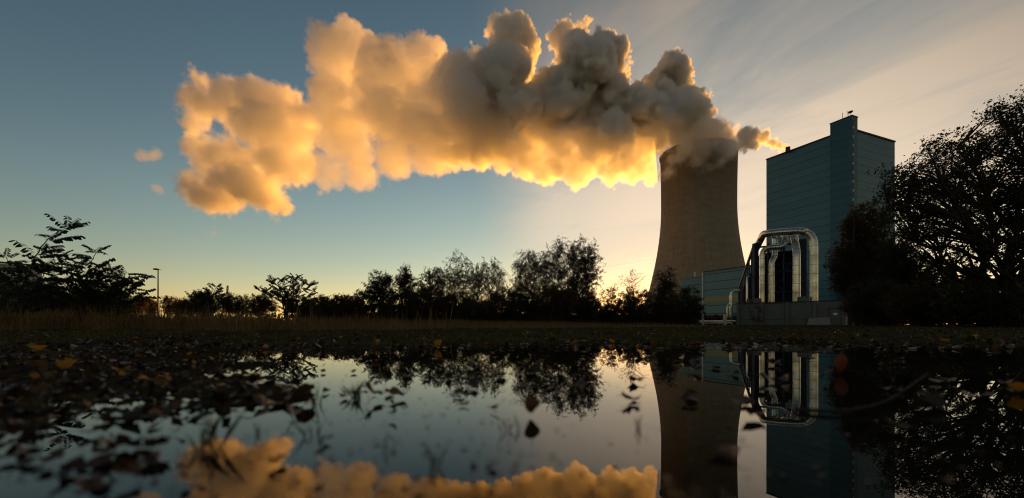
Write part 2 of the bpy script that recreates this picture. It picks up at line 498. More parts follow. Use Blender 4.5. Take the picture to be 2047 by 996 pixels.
# ---------------------------------------------------------------- ground and puddle
def fbm(x, y, sc, oct=4, seed=0.0):
    out = np.zeros(x.shape); amp = 1.0
    for k in range(oct):
        out += amp * np.array([mnoise.noise((a * sc + seed, b * sc - seed, seed * 1.7 + k)) for a, b in zip(x.ravel(), y.ravel())]).reshape(x.shape)
        sc *= 2.1; amp *= 0.5
    return out

def sstep(a, b, x):
    t = np.clip((x - a) / (b - a), 0, 1)
    return t * t * (3 - 2 * t)

def ground_z(x, y, fine=True):
    x = np.asarray(x, dtype=float); y = np.asarray(y, dtype=float)
    r = np.hypot(x, y)
    n1 = fbm(x, y, 0.9, 3, 2.3)
    u = x / np.maximum(y, 0.05)
    shore = y + 0.55 * n1 + 0.42 * fbm(x, y, 2.7, 2, 6.6) + 0.75 * sstep(0.05, -0.45, u) + 0.18 * np.clip(u, -1, 1)
    far = sstep(2.3, 3.5, shore)
    left = sstep(-0.40, -0.72, u + 0.28 * n1) * sstep(0.5, 0.85, r) * 0.95
    corner = sstep(-0.55, -0.95, u + 0.2 * n1) * sstep(0.75, 0.45, r) * 0.85
    behind = sstep(0.1, -0.6, y)
    land = np.maximum(np.maximum(far, left), np.maximum(corner, behind))
    base = -0.034 + 0.042 * land
    rise = np.where(r > 4.5, 0.0044 * (np.minimum(r, 70) - 4.5), 0.0)
    z = base + rise * far
    near = r < 30
    if fine and near.any():
        n2 = np.zeros(x.shape)
        n2[near] = fbm(x[near], y[near], 4.0, 4, 5.1)
        n3_ = np.zeros(x.shape); c_ = r < 7
        n3_[c_] = fbm(x[c_], y[c_], 17.0, 2, 8.8)
        z = z + n3_ * 0.0045 + n2 * (0.013 + 0.006 * ((r > 2.4) & (r < 8))) * np.clip(1.6 - r / 14, 0.15, 1)
    return z

def ground_at(x, y):
    return float(ground_z(np.array([x]), np.array([y]))[0])

rr = np.concatenate([np.geomspace(0.06, 14, 150), np.geomspace(14.5, 9000, 60)])
aa = np.radians(np.concatenate([np.linspace(-62, 62, 420), np.linspace(64, 296, 90)]))
Rg, Ag = np.meshgrid(rr, aa, indexing='ij')
Xg, Yg = Rg * np.sin(Ag), Rg * np.cos(Ag)
Zg = ground_z(Xg, Yg)
nA = len(aa)
ii, jj = np.meshgrid(np.arange(len(rr) - 1), np.arange(nA), indexing='ij')
j2 = (jj + 1) % nA
Fg = np.stack([ii * nA + jj, ii * nA + j2, (ii + 1) * nA + j2, (ii + 1) * nA + jj], -1).reshape(-1, 4)

def ground_mat():
    m, n, l, o = new_mat('wet_gravel_soil')
    b = N(n, 'ShaderNodeBsdfPrincipled')
    t = N(n, 'ShaderNodeNewGeometry')
    a = N(n, 'ShaderNodeTexNoise', i_Scale=1.1, i_Detail=8, i_Roughness=0.65); l.new(t.outputs['Position'], a.inputs['Vector'])
    v = N(n, 'ShaderNodeTexVoronoi', i_Scale=28.0); l.new(t.outputs['Position'], v.inputs['Vector'])
    f = N(n, 'ShaderNodeTexNoise', i_Scale=60.0, i_Detail=6); l.new(t.outputs['Position'], f.inputs['Vector'])
    c = ramp(n, l, a.outputs['Fac'], [(0.3, (0.032, 0.025, 0.016)), (0.48, (0.075, 0.058, 0.034)), (0.6, (0.105, 0.080, 0.050)), (0.72, (0.045, 0.050, 0.018))])
    mx = N(n, 'ShaderNodeMix', data_type='RGBA', blend_type='MULTIPLY'); mx.inputs['Factor'].default_value = 0.6
    l.new(c, mx.inputs['A']); l.new(f.outputs['Color'], mx.inputs['B'])
    l.new(mx.outputs['Result'], b.inputs['Base Color'])
    b.inputs['Roughness'].default_value = 1.0
    b.inputs['Specular IOR Level'].default_value = 0.0
    h = mathn(n, l, 'ADD', mathn(n, l, 'MULTIPLY', v.outputs['Distance'], -1.0), mathn(n, l, 'MULTIPLY', f.outputs['Fac'], 0.6))
    bp = N(n, 'ShaderNodeBump', i_Strength=0.9, i_Distance=0.02); l.new(h, bp.inputs['Height']); l.new(bp.outputs[0], b.inputs['Normal'])
    l.new(b.outputs[0], o.inputs['Surface'])
    return m
g = np_mesh('ground', np.stack([Xg, Yg, Zg], -1).reshape(-1, 3), Fg, ground_mat(), smooth=True)
tag(g, 'dark wet gravel and soil around the puddle, reaching to the horizon', 'ground', kind='structure')

def water_mat():
    m, n, l, o = new_mat('still_brown_water')
    b = N(n, 'ShaderNodeBsdfPrincipled')
    b.inputs['Base Color'].default_value = (0.010, 0.009, 0.006, 1)
    b.inputs['Roughness'].default_value = 0.0
    b.inputs['IOR'].default_value = 1.333
    t = N(n, 'ShaderNodeNewGeometry')
    z = N(n, 'ShaderNodeTexNoise', i_Scale=2.6, i_Detail=2); l.new(t.outputs['Position'], z.inputs['Vector'])
    bp = N(n, 'ShaderNodeBump', i_Strength=0.022, i_Distance=0.01); l.new(z.outputs['Fac'], bp.inputs['Height']); l.new(bp.outputs[0], b.inputs['Normal'])
    l.new(b.outputs[0], o.inputs['Surface'])
    return m
mb = MB()
mb.poly([(9 * math.sin(a), 9 * math.cos(a) - 0.5, 0.0) for a in np.linspace(0, -2 * math.pi, 65)[:-1]])
w = mb.build('puddle_water', water_mat())
tag(w, 'still dark puddle mirroring the steam, tower and trees', 'puddle', kind='structure')

# ---------------------------------------------------------------- cooling tower
TC = Vector((187.2, 414.7, 0))
ct = thing('cooling_tower', 'tall pale brown concrete cooling tower with flared base and sooty rim', 'cooling tower', TC)
def tower_r(z):
    return math.sqrt(34.9 ** 2 + (0.14 if z < 120 else 0.022) * (z - 120) ** 2)
TH = 173.0
zs = np.linspace(0, TH, 60); NA = 192
def ring_mesh(name, prof, mat, flip=False):
    V = [(r * math.cos(a), r * math.sin(a), z) for r, z in prof for a in np.linspace(0, 2 * math.pi, NA + 1)[:-1]]
    Fc = []
    for i in range(len(prof) - 1):
        for j in range(NA):
            q = (i * NA + j, i * NA + (j + 1) % NA, (i + 1) * NA + (j + 1) % NA, (i + 1) * NA + j)
            Fc.append(q[::-1] if flip else q)
    V = [Vector(v) + TC for v in V]
    me_o = np_mesh(name, np.array([list(v - TC) for v in V]), np.array(Fc), mat, None, True)
    me_o.parent = ct
    return me_o
ring_mesh('shell', [(tower_r(z), z) for z in zs] + [(tower_r(TH) - 0.4, TH + 0.02)] + [(tower_r(z) - 0.9, z) for z in zs[::-1]], M['shell'])
rim = [(tower_r(TH) + d, TH + h) for d, h in ((0.02, -1.6), (0.75, -1.5), (0.8, 0.35), (-1.2, 0.4), (-1.3, -0.3))]
ring_mesh('rim_ring', rim, pbr('sooty_rim_concrete', (0.07, 0.058, 0.048), 0.85, 0, 0.25, 0.4))

# ---------------------------------------------------------------- boiler house
A = Vector((168.5, 272.7, 0)); Cc = Vector((188.9, 229.8, 0)); B = Vector((229.0, 246.3, 0))
D = A + (B - Cc)
def prism(mb, pts, z0, z1):
    k = len(mb.v); n = len(pts)
    for z in (z0, z1):
        mb.v += [(p[0], p[1], z) for p in pts]
    for i in range(n):
        j = (i + 1) % n
        mb.f.append((k + i, k + j, k + n + j, k + n + i))
    mb.f.append(tuple(k + n + i for i in range(n)))
    mb.f.append(tuple(k + i for i in range(n))[::-1])
bh = thing('boiler_house', 'huge windowless petrol blue power station block with a stair tower at its corner', 'building', Cc)
mb = MB(); prism(mb, [A, Cc, B, D], -1, 110); mb.build('wall', M['teal'], bh)
eL = (A - Cc).normalized(); eR = (B - Cc).normalized(); nrm_l = Vector((eL.y, -eL.x, 0)); nrm_l = nrm_l if nrm_l.dot(-Cc) > 0 else -nrm_l
nrm_r = Vector((eR.y, -eR.x, 0)); nrm_r = nrm_r if nrm_r.dot(-Cc) > 0 else -nrm_r
mb = MB()
for P, Q, nn in ((A, Cc, nrm_l), (Cc, B, nrm_r)):
    mb.bar(P + Vector((0, 0, 110.35)) + nn * 0.2, Q + Vector((0, 0, 110.35)) + nn * 0.2, 0.7, 0.7)
mb.build('parapet', M['dark_metal'], bh)
# stair tower, proud of both faces
tl, tr_ = 10.6, 5.4
T0 = Cc + nrm_l * 1.2 + nrm_r * 1.2
Tl = T0 + eL * tl; Tr = T0 + eR * tr_; Tb = Tl + eR * tr_ * 1.6
st = MB(); prism(st, [Tl, T0, Tr, Tr + eL * tl, ], -1, 116.6)
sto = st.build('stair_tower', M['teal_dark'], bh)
mb = MB(); prism(mb, [p + (p - (T0 + Tl + Tr) / 3).normalized() * 0.3 for p in (Tl, T0, Tr, Tr + eL * tl)], 116.62, 117.2)
pc = mb.build('roof_cap', M['dark_metal'], sto)
for k in range(19):
    z = 113.0 - k * 5.0
    c = T0 + eR * 1.35 + nrm_r * 0.03 + Vector((0, 0, z))
    wv = MB(); wv.box(c, (1.1, 0.12, 3.3), (eR, nrm_r, Vector((0, 0, 1))))
    wo = wv.build('window', M['dark_metal'], sto)
    wv = MB(); wv.box(c + Vector((0, 0, -2.5)) + nrm_r * 0.02, (0.9, 0.14, 1.3), (eR, nrm_r, Vector((0, 0, 1))))
    wv.build('window_panel', M['white_metal'], sto)
# flue on the roof
fl = px(1575, 309, 258); fl.z = 0
mb = MB(); c0 = fl + Vector((0, 0, 109)); mb.tube([c0, c0 + Vector((0, 0, 3.2)), c0 + Vector((0, 0, 3.2)) ], [1.3, 1.3, 1.1], 20)
mb.build('flue', M['dark_metal'], bh, False)
# aerials on the stair tower roof
def aerial(name, label, x, y0, w_, h_, kind):
    base = T0 + eL * x + Vector((0, 0, 117.2)) - nrm_l * y0
    t = thing(name, label, 'aerial', base)
    m1 = MB(); m1.tube([base, base + Vector((0, 0, h_))], 0.12, 6); m1.build('mast', M['dark_metal'], t)
    if kind == 'dish':
        m2 = MB()
        c = base + Vector((0, 0, h_ * 0.9)); d = Vector((-0.6, -0.5, 0.45)).normalized(); a1 = d.orthogonal().normalized(); a2 = d.cross(a1)
        prof = [(0, 0), (0.5, 0.07), (0.9, 0.24), (1.15, 0.42)]
        for i in range(3):
            for j in range(14):
                q = []
                for (r_, h) in (prof[i], prof[i + 1]):
                    for jj_ in ((j, j + 1) if (r_, h) == prof[i] else (j + 1, j)):
                        a_ = 2 * math.pi * jj_ / 14
                        q.append(c + a1 * math.cos(a_) * r_ + a2 * math.sin(a_) * r_ + d * h)
                m2.poly(q)
        m2.build('dish', M['dark_metal'], t)
    elif kind == 'yagi':
        m2 = MB()
        for k in range(4):
            zc_ = h_ * (0.4 + 0.18 * k)
            m2.bar(base + Vector((-.7, 0, zc_)), base + Vector((.7, 0, zc_ + .4)), 0.12)
        m2.build('antenna_rods', M['dark_metal'], t)
aerial('aerial', 'thin upright whip aerial on the stair tower roof', 4.9, 1.0, 1, 3.6, 'whip')
aerial('aerial', 'dish aerial on a short mast on the stair tower roof', 1.0, 1.2, 1, 2.2, 'dish')
aerial('aerial', 'taller aerial with crossed rods beside the dish on the stair tower roof', 2.4, 1.4, 1, 3.4, 'yagi')

# ---------------------------------------------------------------- low curved-roof hall between tower and pipes
hl = thing('low_hall', 'low grey teal clad hall with an olive stripe standing before the cooling tower', 'building', px(1405, 652, 262).xy.to_3d())
dH = (Cc - A).normalized()
H0 = px(1405, 652, 262); H0.z = 0
pts = []
for s_ in np.linspace(0, 40, 12):
    pts.append(H0 + dH * s_)
back = Vector((-dH.y, dH.x, 0)); back = back if back.y > 0 else -back
HH = 34.2
mb = MB()
prism(mb, [pts[0], pts[-1], pts[-1] + back * 10, pts[0] + back * 10], -1, HH)
mb.build('wall', M['hall_teal'], hl)
nh = -back
for nm, mt, z0, z1 in (('colour_stripe', M['olive'], 14.7, 18.3), ('base_panel', M['blue_panel'], -0.5, 8.0)):
    mb = MB(); mb.box((pts[0] + pts[-1]) / 2 + nh * 0.06 + Vector((0, 0, (z0 + z1) / 2)), (39.9, 0.16, z1 - z0), (dH, nh, Vector((0, 0, 1)))); mb.build(nm, mt, hl)
mb = MB(); mb.box(pts[0] + nh * 0.1 + Vector((0, 0, HH / 2 + .2)), (0.7, 0.7, HH + 0.4), (dH, nh, Vector((0, 0, 1)))); mb.build('corner_trim', M['white_metal'], hl)
mb = MB(); mb.bar(pts[0] + Vector((0, 0, HH + .25)) + nh * .1, pts[-1] + Vector((0, 0, HH + .25)) + nh * .1, 0.5, 0.5); mb.build('parapet', M['dark_metal'], hl)
mb = MB(); q0 = H0 + back * 6 - dH * 22; prism(mb, [q0, H0 + back * 6 - dH * 0.4, H0 + back * 24 - dH * 0.4, q0 + back * 24], -1, HH - 1.2); mb.build('rear_wing', M['hall_teal'], hl)
mb = MB(); p_ = px(1389, 553, 268); mb.tube([p_, p_ + Vector((0, 0, 3.0))], 0.5, 8); mb.build('roof_vent', M['white_metal'], hl)

# ---------------------------------------------------------------- pipe station
WD = Vector((0.76, -0.65, 0)).normalized(); WN = Vector((-WD.y * -1, 0, 0))
WN = Vector((-0.65, -0.76, 0)).normalized()          # towards the camera
WO = Vector((33.1, 60.0, 0))
UP = Vector((0, 0, 1))
def on_wall(x, back_=0.0):
    """ground point under photograph column x on a line BACK_ metres behind the wall's face"""
    o = WO - WN * back_
    u_ = (x - CX) / F
    t = (o.y * u_ - o.x) / (WD.x - WD.y * u_)
    return o + WD * t
def at(x, y, back_):
    p = on_wall(x, back_)
    p.z = CAM_H + (HZ - y) / F * p.y
    return p
gz = 0.2
wl0, wl1 = on_wall(1476), on_wall(1687)
cw = thing('concrete_wall', 'grey precast concrete wall enclosing the feet of the silver pipes', 'wall', wl0)
L = (wl1 - wl0).length; WH = 3.05
npan = 4
for k in range(npan):
    a_, b_ = wl0.lerp(wl1, k / npan), wl0.lerp(wl1, (k + 1) / npan)
    mb = MB()
    wdt = (b_ - a_).length - 0.42
    mb.box((a_ + b_) / 2 - WN * 0.12 + UP * (gz + 0.42), (wdt, 0.24, 0.84), (WD, WN, UP))
    mb.box((a_ + b_) / 2 - WN * 0.12 + UP * (gz + 0.87 + (WH - 0.87) / 2), (wdt, 0.24, WH - 0.89), (WD, WN, UP))
    mb.build('panel', M['concrete'], cw)
for k in range(npan + 1):
    mb = MB(); c = wl0.lerp(wl1, k / npan); mb.box(c + WN * 0.03 + UP * (gz + WH / 2 + .05), (0.4, 0.42, WH + 0.1), (WD, WN, UP)); mb.build('pillar', M['concrete'], cw)
mb = MB(); mb.box((wl0 + wl1) / 2 - WN * 0.1 + UP * (gz + WH + 0.14), (L + 0.5, 0.5, 0.14), (WD, WN, UP)); mb.build('coping', M['dark_metal'], cw)
for e, nm in ((wl0, 'side_wall'), (wl1, 'side_wall')):
    mb = MB(); mb.box(e - WN * 4.6 + UP * (gz + WH / 2), (0.25, 8.6, WH), (WD, WN, UP)); mb.build(nm, M['concrete'], cw)
dc = at(1671, 632, 0)
mb = MB()
for sx in (-1, 1):
    mb.box(Vector((dc.x, dc.y, gz + 1.1)) + WD * sx * 0.72 + WN * 0.03, (0.06, 0.08, 2.2), (WD, WN, UP))
mb.box(Vector((dc.x, dc.y, gz + 2.23)) + WN * 0.03, (1.5, 0.08, 0.06), (WD, WN, UP)); mb.build('door_frame', M['dark_metal'], cw)
sg = at(1670, 628, -0.05)
mb = MB(); mb.box(sg + WN * 0.02, (0.42, 0.03, 0.28), (WD, WN, UP)); so = mb.build('sign', M['white_metal'])
tag(so, 'small white notice plate on the concrete wall', 'sign')
sl = at(1637, 640, -0.5)
mb = MB(); k0 = Vector((sl.x, sl.y, 0))
for a0, a1 in ((-1.0, 1.0),):
    f0, f1 = k0 + WD * -1.25 + WN * 0.55, k0 + WD * 1.25 + WN * 0.55
    mb.v += [tuple(f0 + UP * 0.05), tuple(f1 + UP * 0.05), tuple(f1 - WD * .12 - WN * .75 + UP * 1.25), tuple(f0 + WD * .16 - WN * .75 + UP * 1.2),
             tuple(f0 - WN * .16 + UP * 0.0), tuple(f1 - WN * .16 + UP * 0.0), tuple(f1 - WD * .12 - WN * .88 + UP * 1.2), tuple(f0 + WD * .16 - WN * .88 + UP * 1.15)]
    mb.f += [(0, 1, 2, 3), (5, 4, 7, 6), (4, 0, 3, 7), (1, 5, 6, 2), (3, 2, 6, 7), (4, 5, 1, 0)]
so = mb.build('concrete_slab', M['concrete_pale'])
tag(so, 'pale sloping concrete slab leaning at the foot of the concrete wall', 'slab')

def arc_path(pts, rad, steps=9):
    """polyline through PTS with its corners rounded to RAD"""
    pts = [Vector(p) for p in pts]
    out_ = [pts[0]]
    for i in range(1, len(pts) - 1):
        a_, c_, b_ = pts[i - 1], pts[i], pts[i + 1]
        d1, d2 = (a_ - c_), (b_ - c_)
        r_ = min(rad, d1.length * 0.49, d2.length * 0.49)
        p1, p2 = c_ + d1.normalized() * r_, c_ + d2.normalized() * r_
        for s in np.linspace(0, 1, steps):
            out_.append(p1 * (1 - s) ** 2 + c_ * 2 * s * (1 - s) + p2 * s * s)
    out_.append(pts[-1])
    return out_

def jacket_pipe(name, label, pts, r, bend, bead=1.25, group='silver jacketed pipes behind the concrete wall'):
    path = arc_path(pts, bend)
    t = thing(name, label, 'pipe', (path[0].x, path[0].y, 0), group)
    # overlapping sheet seams: raised dark beads turned into the jacket itself
    P_, R_, seam = [path[0]], [r], []
    d = 0.0; nxt = bead * 0.5
    for p, q in zip(path, path[1:]):
        s = (q - p).length
        while nxt < d + s:
            c = p.lerp(q, (nxt - d) / s); dr = (q - p).normalized()
            for dd_, rr_ in ((-0.03, r), (-0.02, r), (0.02, r), (0.03, r)):
                P_.append(c + dr * dd_); R_.append(rr_)
            seam += [len(P_) - 3]
            nxt += (bead * 0.4 if s < 0.6 else bead)
        d += s
        P_.append(q); R_.append(r)
    mb = MB(); mb.tube(P_, R_, 24)
    o = mb.build('pipe_jacket', M['jacket'], t, True)
    o.data.materials.append(M['dark_metal'])
    for i in seam:
        for j in range(24): o.data.polygons[i * 24 + j].material_index = 1
    return t
k = 54.0 / F
bp_ = 2.2
jacket_pipe('jacketed_pipe', 'widest silver pipe arching over the others beside the concrete wall',
    [at(1626.5, 612, bp_), at(1626.5, 460, bp_), at(1528, 466.5, bp_), at(1524, 472, bp_ + 5), at(1510, 500, bp_ + 7)], 0.50, 2.1)
jacket_pipe('jacketed_pipe', 'silver pipe with a sideways step that turns back under the arch',
    [at(1523.5, 612, bp_), at(1523.5, 495, bp_), at(1568, 494, bp_ + .3), at(1570.5, 472, bp_ + 0.9), at(1562, 468, bp_ + 6)], 0.37, 1.35)
jacket_pipe('jacketed_pipe', 'slim silver pipe with a jog halfway up, standing second from the stepped one',
    [at(1543, 612, bp_ + .4), at(1543, 523, bp_ + .4), at(1549, 511, bp_ + .9), at(1549, 474, bp_ + 1.0), at(1546, 470, bp_ + 4)], 0.375, 0.4)
jacket_pipe('jacketed_pipe', 'straight silver pipe leaning back into a flattened top inside the arch',
    [at(1592.5, 612, bp_), at(1592.5, 500, bp_), at(1587, 470, bp_ + 1.5), at(1585, 466, bp_ + 4)], 0.47, 1.2)
jacket_pipe('bent_pipe', 'slender silver pipe bending towards the frame outside the concrete wall',
    [at(1461.5, 643, 1.5), at(1461.5, 583, 1.5), at(1479, 580.5, 2.0)], 0.2, 0.9, 1.6)
jacket_pipe('bent_pipe', 'shorter thin silver pipe beside the slender bent one outside the wall',
    [at(1454.5, 643, 1.2), at(1454.5, 610, 1.2), at(1461, 607, 2.2)], 0.13, 0.5, 1.6)
jacket_pipe('thin_pipe', 'thin upright silver pipe in front of the navy steel frame',
    [at(1493.5, 612, 2.5), at(1493.5, 556, 2.5), at(1499, 553, 5)], 0.14, 0.5, 1.6)

# navy steel frame receding behind the pipes
fr = thing('steel_frame', 'dark navy steel frame hall running back behind the silver pipes', 'steel frame', on_wall(1510, 4))
RD = Vector((0.46, 0.89, 0)).normalized()
FB = 4.2
cols_x = [1510, 1536, 1567, 1605]
tops = [487, 487, 484, 478]
for x_, y_ in zip(cols_x, tops):
    b0 = on_wall(x_, FB); t0_ = at(x_, y_, FB)
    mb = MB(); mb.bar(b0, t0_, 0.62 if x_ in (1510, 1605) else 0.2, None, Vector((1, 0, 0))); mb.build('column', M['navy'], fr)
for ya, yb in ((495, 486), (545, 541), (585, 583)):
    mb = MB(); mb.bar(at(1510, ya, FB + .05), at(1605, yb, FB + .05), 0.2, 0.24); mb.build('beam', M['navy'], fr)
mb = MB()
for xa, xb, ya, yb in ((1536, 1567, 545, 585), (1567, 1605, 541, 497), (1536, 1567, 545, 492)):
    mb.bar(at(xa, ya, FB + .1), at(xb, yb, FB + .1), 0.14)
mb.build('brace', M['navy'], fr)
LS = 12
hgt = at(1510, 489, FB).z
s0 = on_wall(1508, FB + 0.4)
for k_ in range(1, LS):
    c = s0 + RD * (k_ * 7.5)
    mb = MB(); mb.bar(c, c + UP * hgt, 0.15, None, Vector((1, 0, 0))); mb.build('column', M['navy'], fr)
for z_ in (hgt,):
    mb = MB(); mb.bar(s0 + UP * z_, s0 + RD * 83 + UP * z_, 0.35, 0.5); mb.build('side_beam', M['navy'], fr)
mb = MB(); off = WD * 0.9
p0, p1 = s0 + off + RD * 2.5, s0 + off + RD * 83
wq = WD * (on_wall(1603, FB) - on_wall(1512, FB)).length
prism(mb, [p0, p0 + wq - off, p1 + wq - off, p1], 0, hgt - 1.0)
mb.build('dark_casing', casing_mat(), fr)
mb = MB()
for k_ in range(5):
    c = at(1575 + k_ * 4.6, 520, FB + 1.2); c.z = 0
    mb.bar(c, c + UP * 9.5, 0.07)
for z_ in (3.8, 6.6, 9.0):
    mb.bar(at(1534, 652, FB - .6) + UP * z_, at(1580, 652, FB - .6) + UP * z_, 0.06, 0.1)
mb.build('cable_rack', M['navy'], fr)
for x_, y_ , s_ in ((1508, 604, 1.5), (1605, 601, 0.9), (1500, 606, .8)):
    c = at(x_, y_, 1.6)
    mb = MB(); mb.box(Vector((c.x, c.y, gz + 3.0)), (s_, 0.8, 1.9), (WD, WN, UP)); so = mb.build('control_cabinet', M['concrete'])
    tag(so, {1.5: 'broad grey control cabinet behind the concrete wall by the stepped pipe', 0.9: 'narrow grey control cabinet behind the wall between the straight pipe and the arch', .8: 'small grey control cabinet behind the wall next to the thin upright pipe'}[s_], 'cabinet')

# railing and ground pipeline in front of the hall
def G(x, Y):
    p = px(x, HZ, Y); p.z = ground_at(p.x, p.y); return p
rl = thing('guard_railing', 'grey steel guard railing with two open bays before the trees', 'railing', G(1363, 50))
ra, rb = G(1363, 50), G(1450, 50)
for x_, w_ in ((1362.5, 0.20), (1366, 0.1), (1405, 0.20), (1447, .1), (1450.5, 0.20)):
    c = G(x_, 50)
    mb = MB(); mb.bar(c - UP * .1, c + UP * 1.34, w_, None, Vector((1, 0, 0))); mb.build('post', M['galv'], rl)
mb = MB(); mb.bar(ra + UP * 1.32, rb + UP * 1.34, 0.06); mb.build('top_rail', M['galv'], rl)
pl = thing('ground_pipeline', 'low silver pipeline running along the ground behind the guard railing', 'pipeline', G(1278, 52))
mb = MB(); mb.tube([G(1278, 53) + UP * .42, G(1366, 52) + UP * .46, G(1470, 51) + UP * .5], 0.13, 10)
mb.build('pipe', M['jacket'], pl, True)
mb = MB(); mb.tube([G(1380, 51.5) + UP * .22, G(1462, 50.8) + UP * .26], 0.08, 8); mb.build('lower_pipe', M['jacket'], pl, True)
for x_ in np.linspace(1284, 1464, 8):
    c = G(x_, 52); mb = MB(); mb.bar(c - UP * .1, c + UP * .34, 0.16, None, Vector((1, 0, 0))); mb.build('support', M['concrete'], pl)
fp = thing('mesh_fence', 'short run of wire mesh fence with bent top posts by the shrubs', 'fence', G(1246, 45))
for x_ in (1245, 1267):
    c = G(x_, 45); mb = MB(); mb.tube([c - UP * .1, c + UP * 1.35, c + UP * 1.6 + Vector((-.2, -.1, 0))], 0.035, 6); mb.build('post', M['galv'], fp)
mb = MB(); c0, c1 = G(1246, 45), G(1266, 45)
for s in np.linspace(0, 1, 12): mb.bar(c0.lerp(c1, s) + UP * .1, c0.lerp(c1, s) + UP * 1.35, 0.008, None, Vector((1, 0, 0)))
for z_ in np.linspace(.1, 1.35, 10): mb.bar(c0 + UP * z_, c1 + UP * z_, 0.008)
mb.build('mesh', M['galv'], fp)

# street lamp
lb = G(316, 42)
lp = thing('street_lamp', 'tall slim street lamp standing alone against the pale sky', 'street lamp', lb)
h_ = (HZ - 540) / F * 42 + CAM_H - lb.z
mb = MB(); mb.tube([lb, lb + UP * h_ * .3, lb + UP * h_], [0.085, 0.07, 0.045], 12); mb.build('pole', M['dark_metal'], lp, True)
mb = MB(); t_ = lb + UP * h_
mb.box(t_ + Vector((-.08, 0, .06)), (0.62, 0.3, 0.1)); mb.box(t_ + Vector((-.2, 0, .135)), (0.36, 0.24, 0.06)); mb.build('lamp_head', M['dark_metal'], lp)

# far pylon and its wires
pb = px(455, HZ, 520); pb.z = 2
py_ = thing('power_pylon', 'faint lattice power pylon on the horizon above the scrub', 'pylon', pb)
mb = MB(); Hp = (HZ - 574) / F * 520
def pyl_w(z): return 5.0 * (1 - z / Hp) ** 1.2 + 0.5
lev = np.linspace(0, Hp, 12)
for z0, z1 in zip(lev, lev[1:]):
    w0, w1 = pyl_w(z0), pyl_w(z1)
    for sx, sy in ((1, 1), (1, -1), (-1, -1), (-1, 1)):
        mb.bar(pb + Vector((sx * w0, sy * w0, z0)), pb + Vector((sx * w1, sy * w1, z1)), 0.45)
    mb.bar(pb + Vector((-w0, -w0, z0)), pb + Vector((w1, -w1, z1)), 0.3); mb.bar(pb + Vector((w0, -w0, z0)), pb + Vector((-w1, -w1, z1)), 0.3)
mb.build('lattice_mast', M['dark_metal'], py_)
for z_, w_ in ((Hp * 0.6, 16), (Hp * 0.78, 11)):
    mb = MB(); c = pb + UP * z_
    mb.bar(c + Vector((-w_, 0, 0)), c + Vector((w_, 0, 0)), 0.5); mb.bar(c + Vector((-w_, 0, 0)), c + UP * 2.5, 0.3); mb.bar(c + Vector((w_, 0, 0)), c + UP * 2.5, 0.3); mb.build('cross_arm', M['dark_metal'], py_)
for q, (ya, yb) in enumerate(((531.6, 478), (560, 546), (566, 553))):
    a_, b_ = px(1140, ya + 11, 620), px(1560, yb - 4, 480)
    pts = [a_.lerp(b_, s) - UP * (4 * 2.2 * s * (1 - s)) for s in np.linspace(0, 1, 24)]
    mb = MB(); mb.tube(pts, 0.055, 4, False); so = mb.build('overhead_wire', M['dark_metal'])
    tag(so, ('topmost overhead wire sloping across the sky behind the cooling tower', 'middle overhead wire close above the trees beside the cooling tower', 'lowest overhead wire close above the trees beside the cooling tower')[q], 'wire', 'overhead power wires')

# pale building behind the saplings, and the sandy bank
bl = px(-10, HZ, 70); bl.z = 0
pbld = thing('pale_warehouse', 'pale grey low warehouse half hidden behind the leaning sapling', 'building', bl)
mb = MB(); b1 = px(-160, HZ, 66); b2 = px(84, HZ, 78); b1.z = b2.z = 0
dd = (b2 - b1).normalized(); bk = Vector((-dd.y, dd.x, 0)); hb = (HZ - 530) / F * 76
prism(mb, [b1, b2, b2 + bk * 25, b1 + bk * 25], -.5, hb); mb.build('wall', pbr('pale_sheet_wall', (0.42, 0.43, 0.42), 0.6, 0, .1, .2), pbld)
mb = MB(); e1, e2 = b1 + UP * hb, b2 + UP * hb
rp = [e1 - dd * .4 - bk * .5, e2 + dd * .4 - bk * .5, e2 + dd * .4 + bk * 12 + UP * 1.2, e1 - dd * .4 + bk * 12 + UP * 1.2]
k0 = len(mb.v); mb.v += [tuple(p + UP * .02) for p in rp] + [tuple(p + UP * .35) for p in rp]
mb.f += [(3, 2, 1, 0), (4, 5, 6, 7), (0, 1, 5, 4), (1, 2, 6, 5), (2, 3, 7, 6), (3, 0, 4, 7)]; mb.build('roof', M['dark_metal'], pbld)
c = px(283, 630, 30)
mb = MB(); n_ = 24; k0 = 0
V = []; Fc = []
for i, r_ in enumerate(np.linspace(0, 1, 8)):
    for j in range(n_):
        a_ = 2 * math.pi * j / n_
        V.append((c.x + 2.6 * r_ * math.cos(a_), c.y + 1.6 * r_ * math.sin(a_), 0.1 + 0.78 * (1 - sstep(.45, 1, np.array(r_))) + 0.05 * math.sin(3 * a_ + 7 * r_)))
for i in range(7):
    for j in range(n_):
        Fc.append((i * n_ + j, (i + 1) * n_ + j, (i + 1) * n_ + (j + 1) % n_, i * n_ + (j + 1) % n_))
so = np_mesh('sand_mound', V, Fc, pbr('sandy_earth', (0.30, 0.22, 0.15), 0.9, 0, .2, 2, .5, 12), None, True)
tag(so, 'low flat topped mound of pale sandy earth at the foot of the street lamp', 'mound')

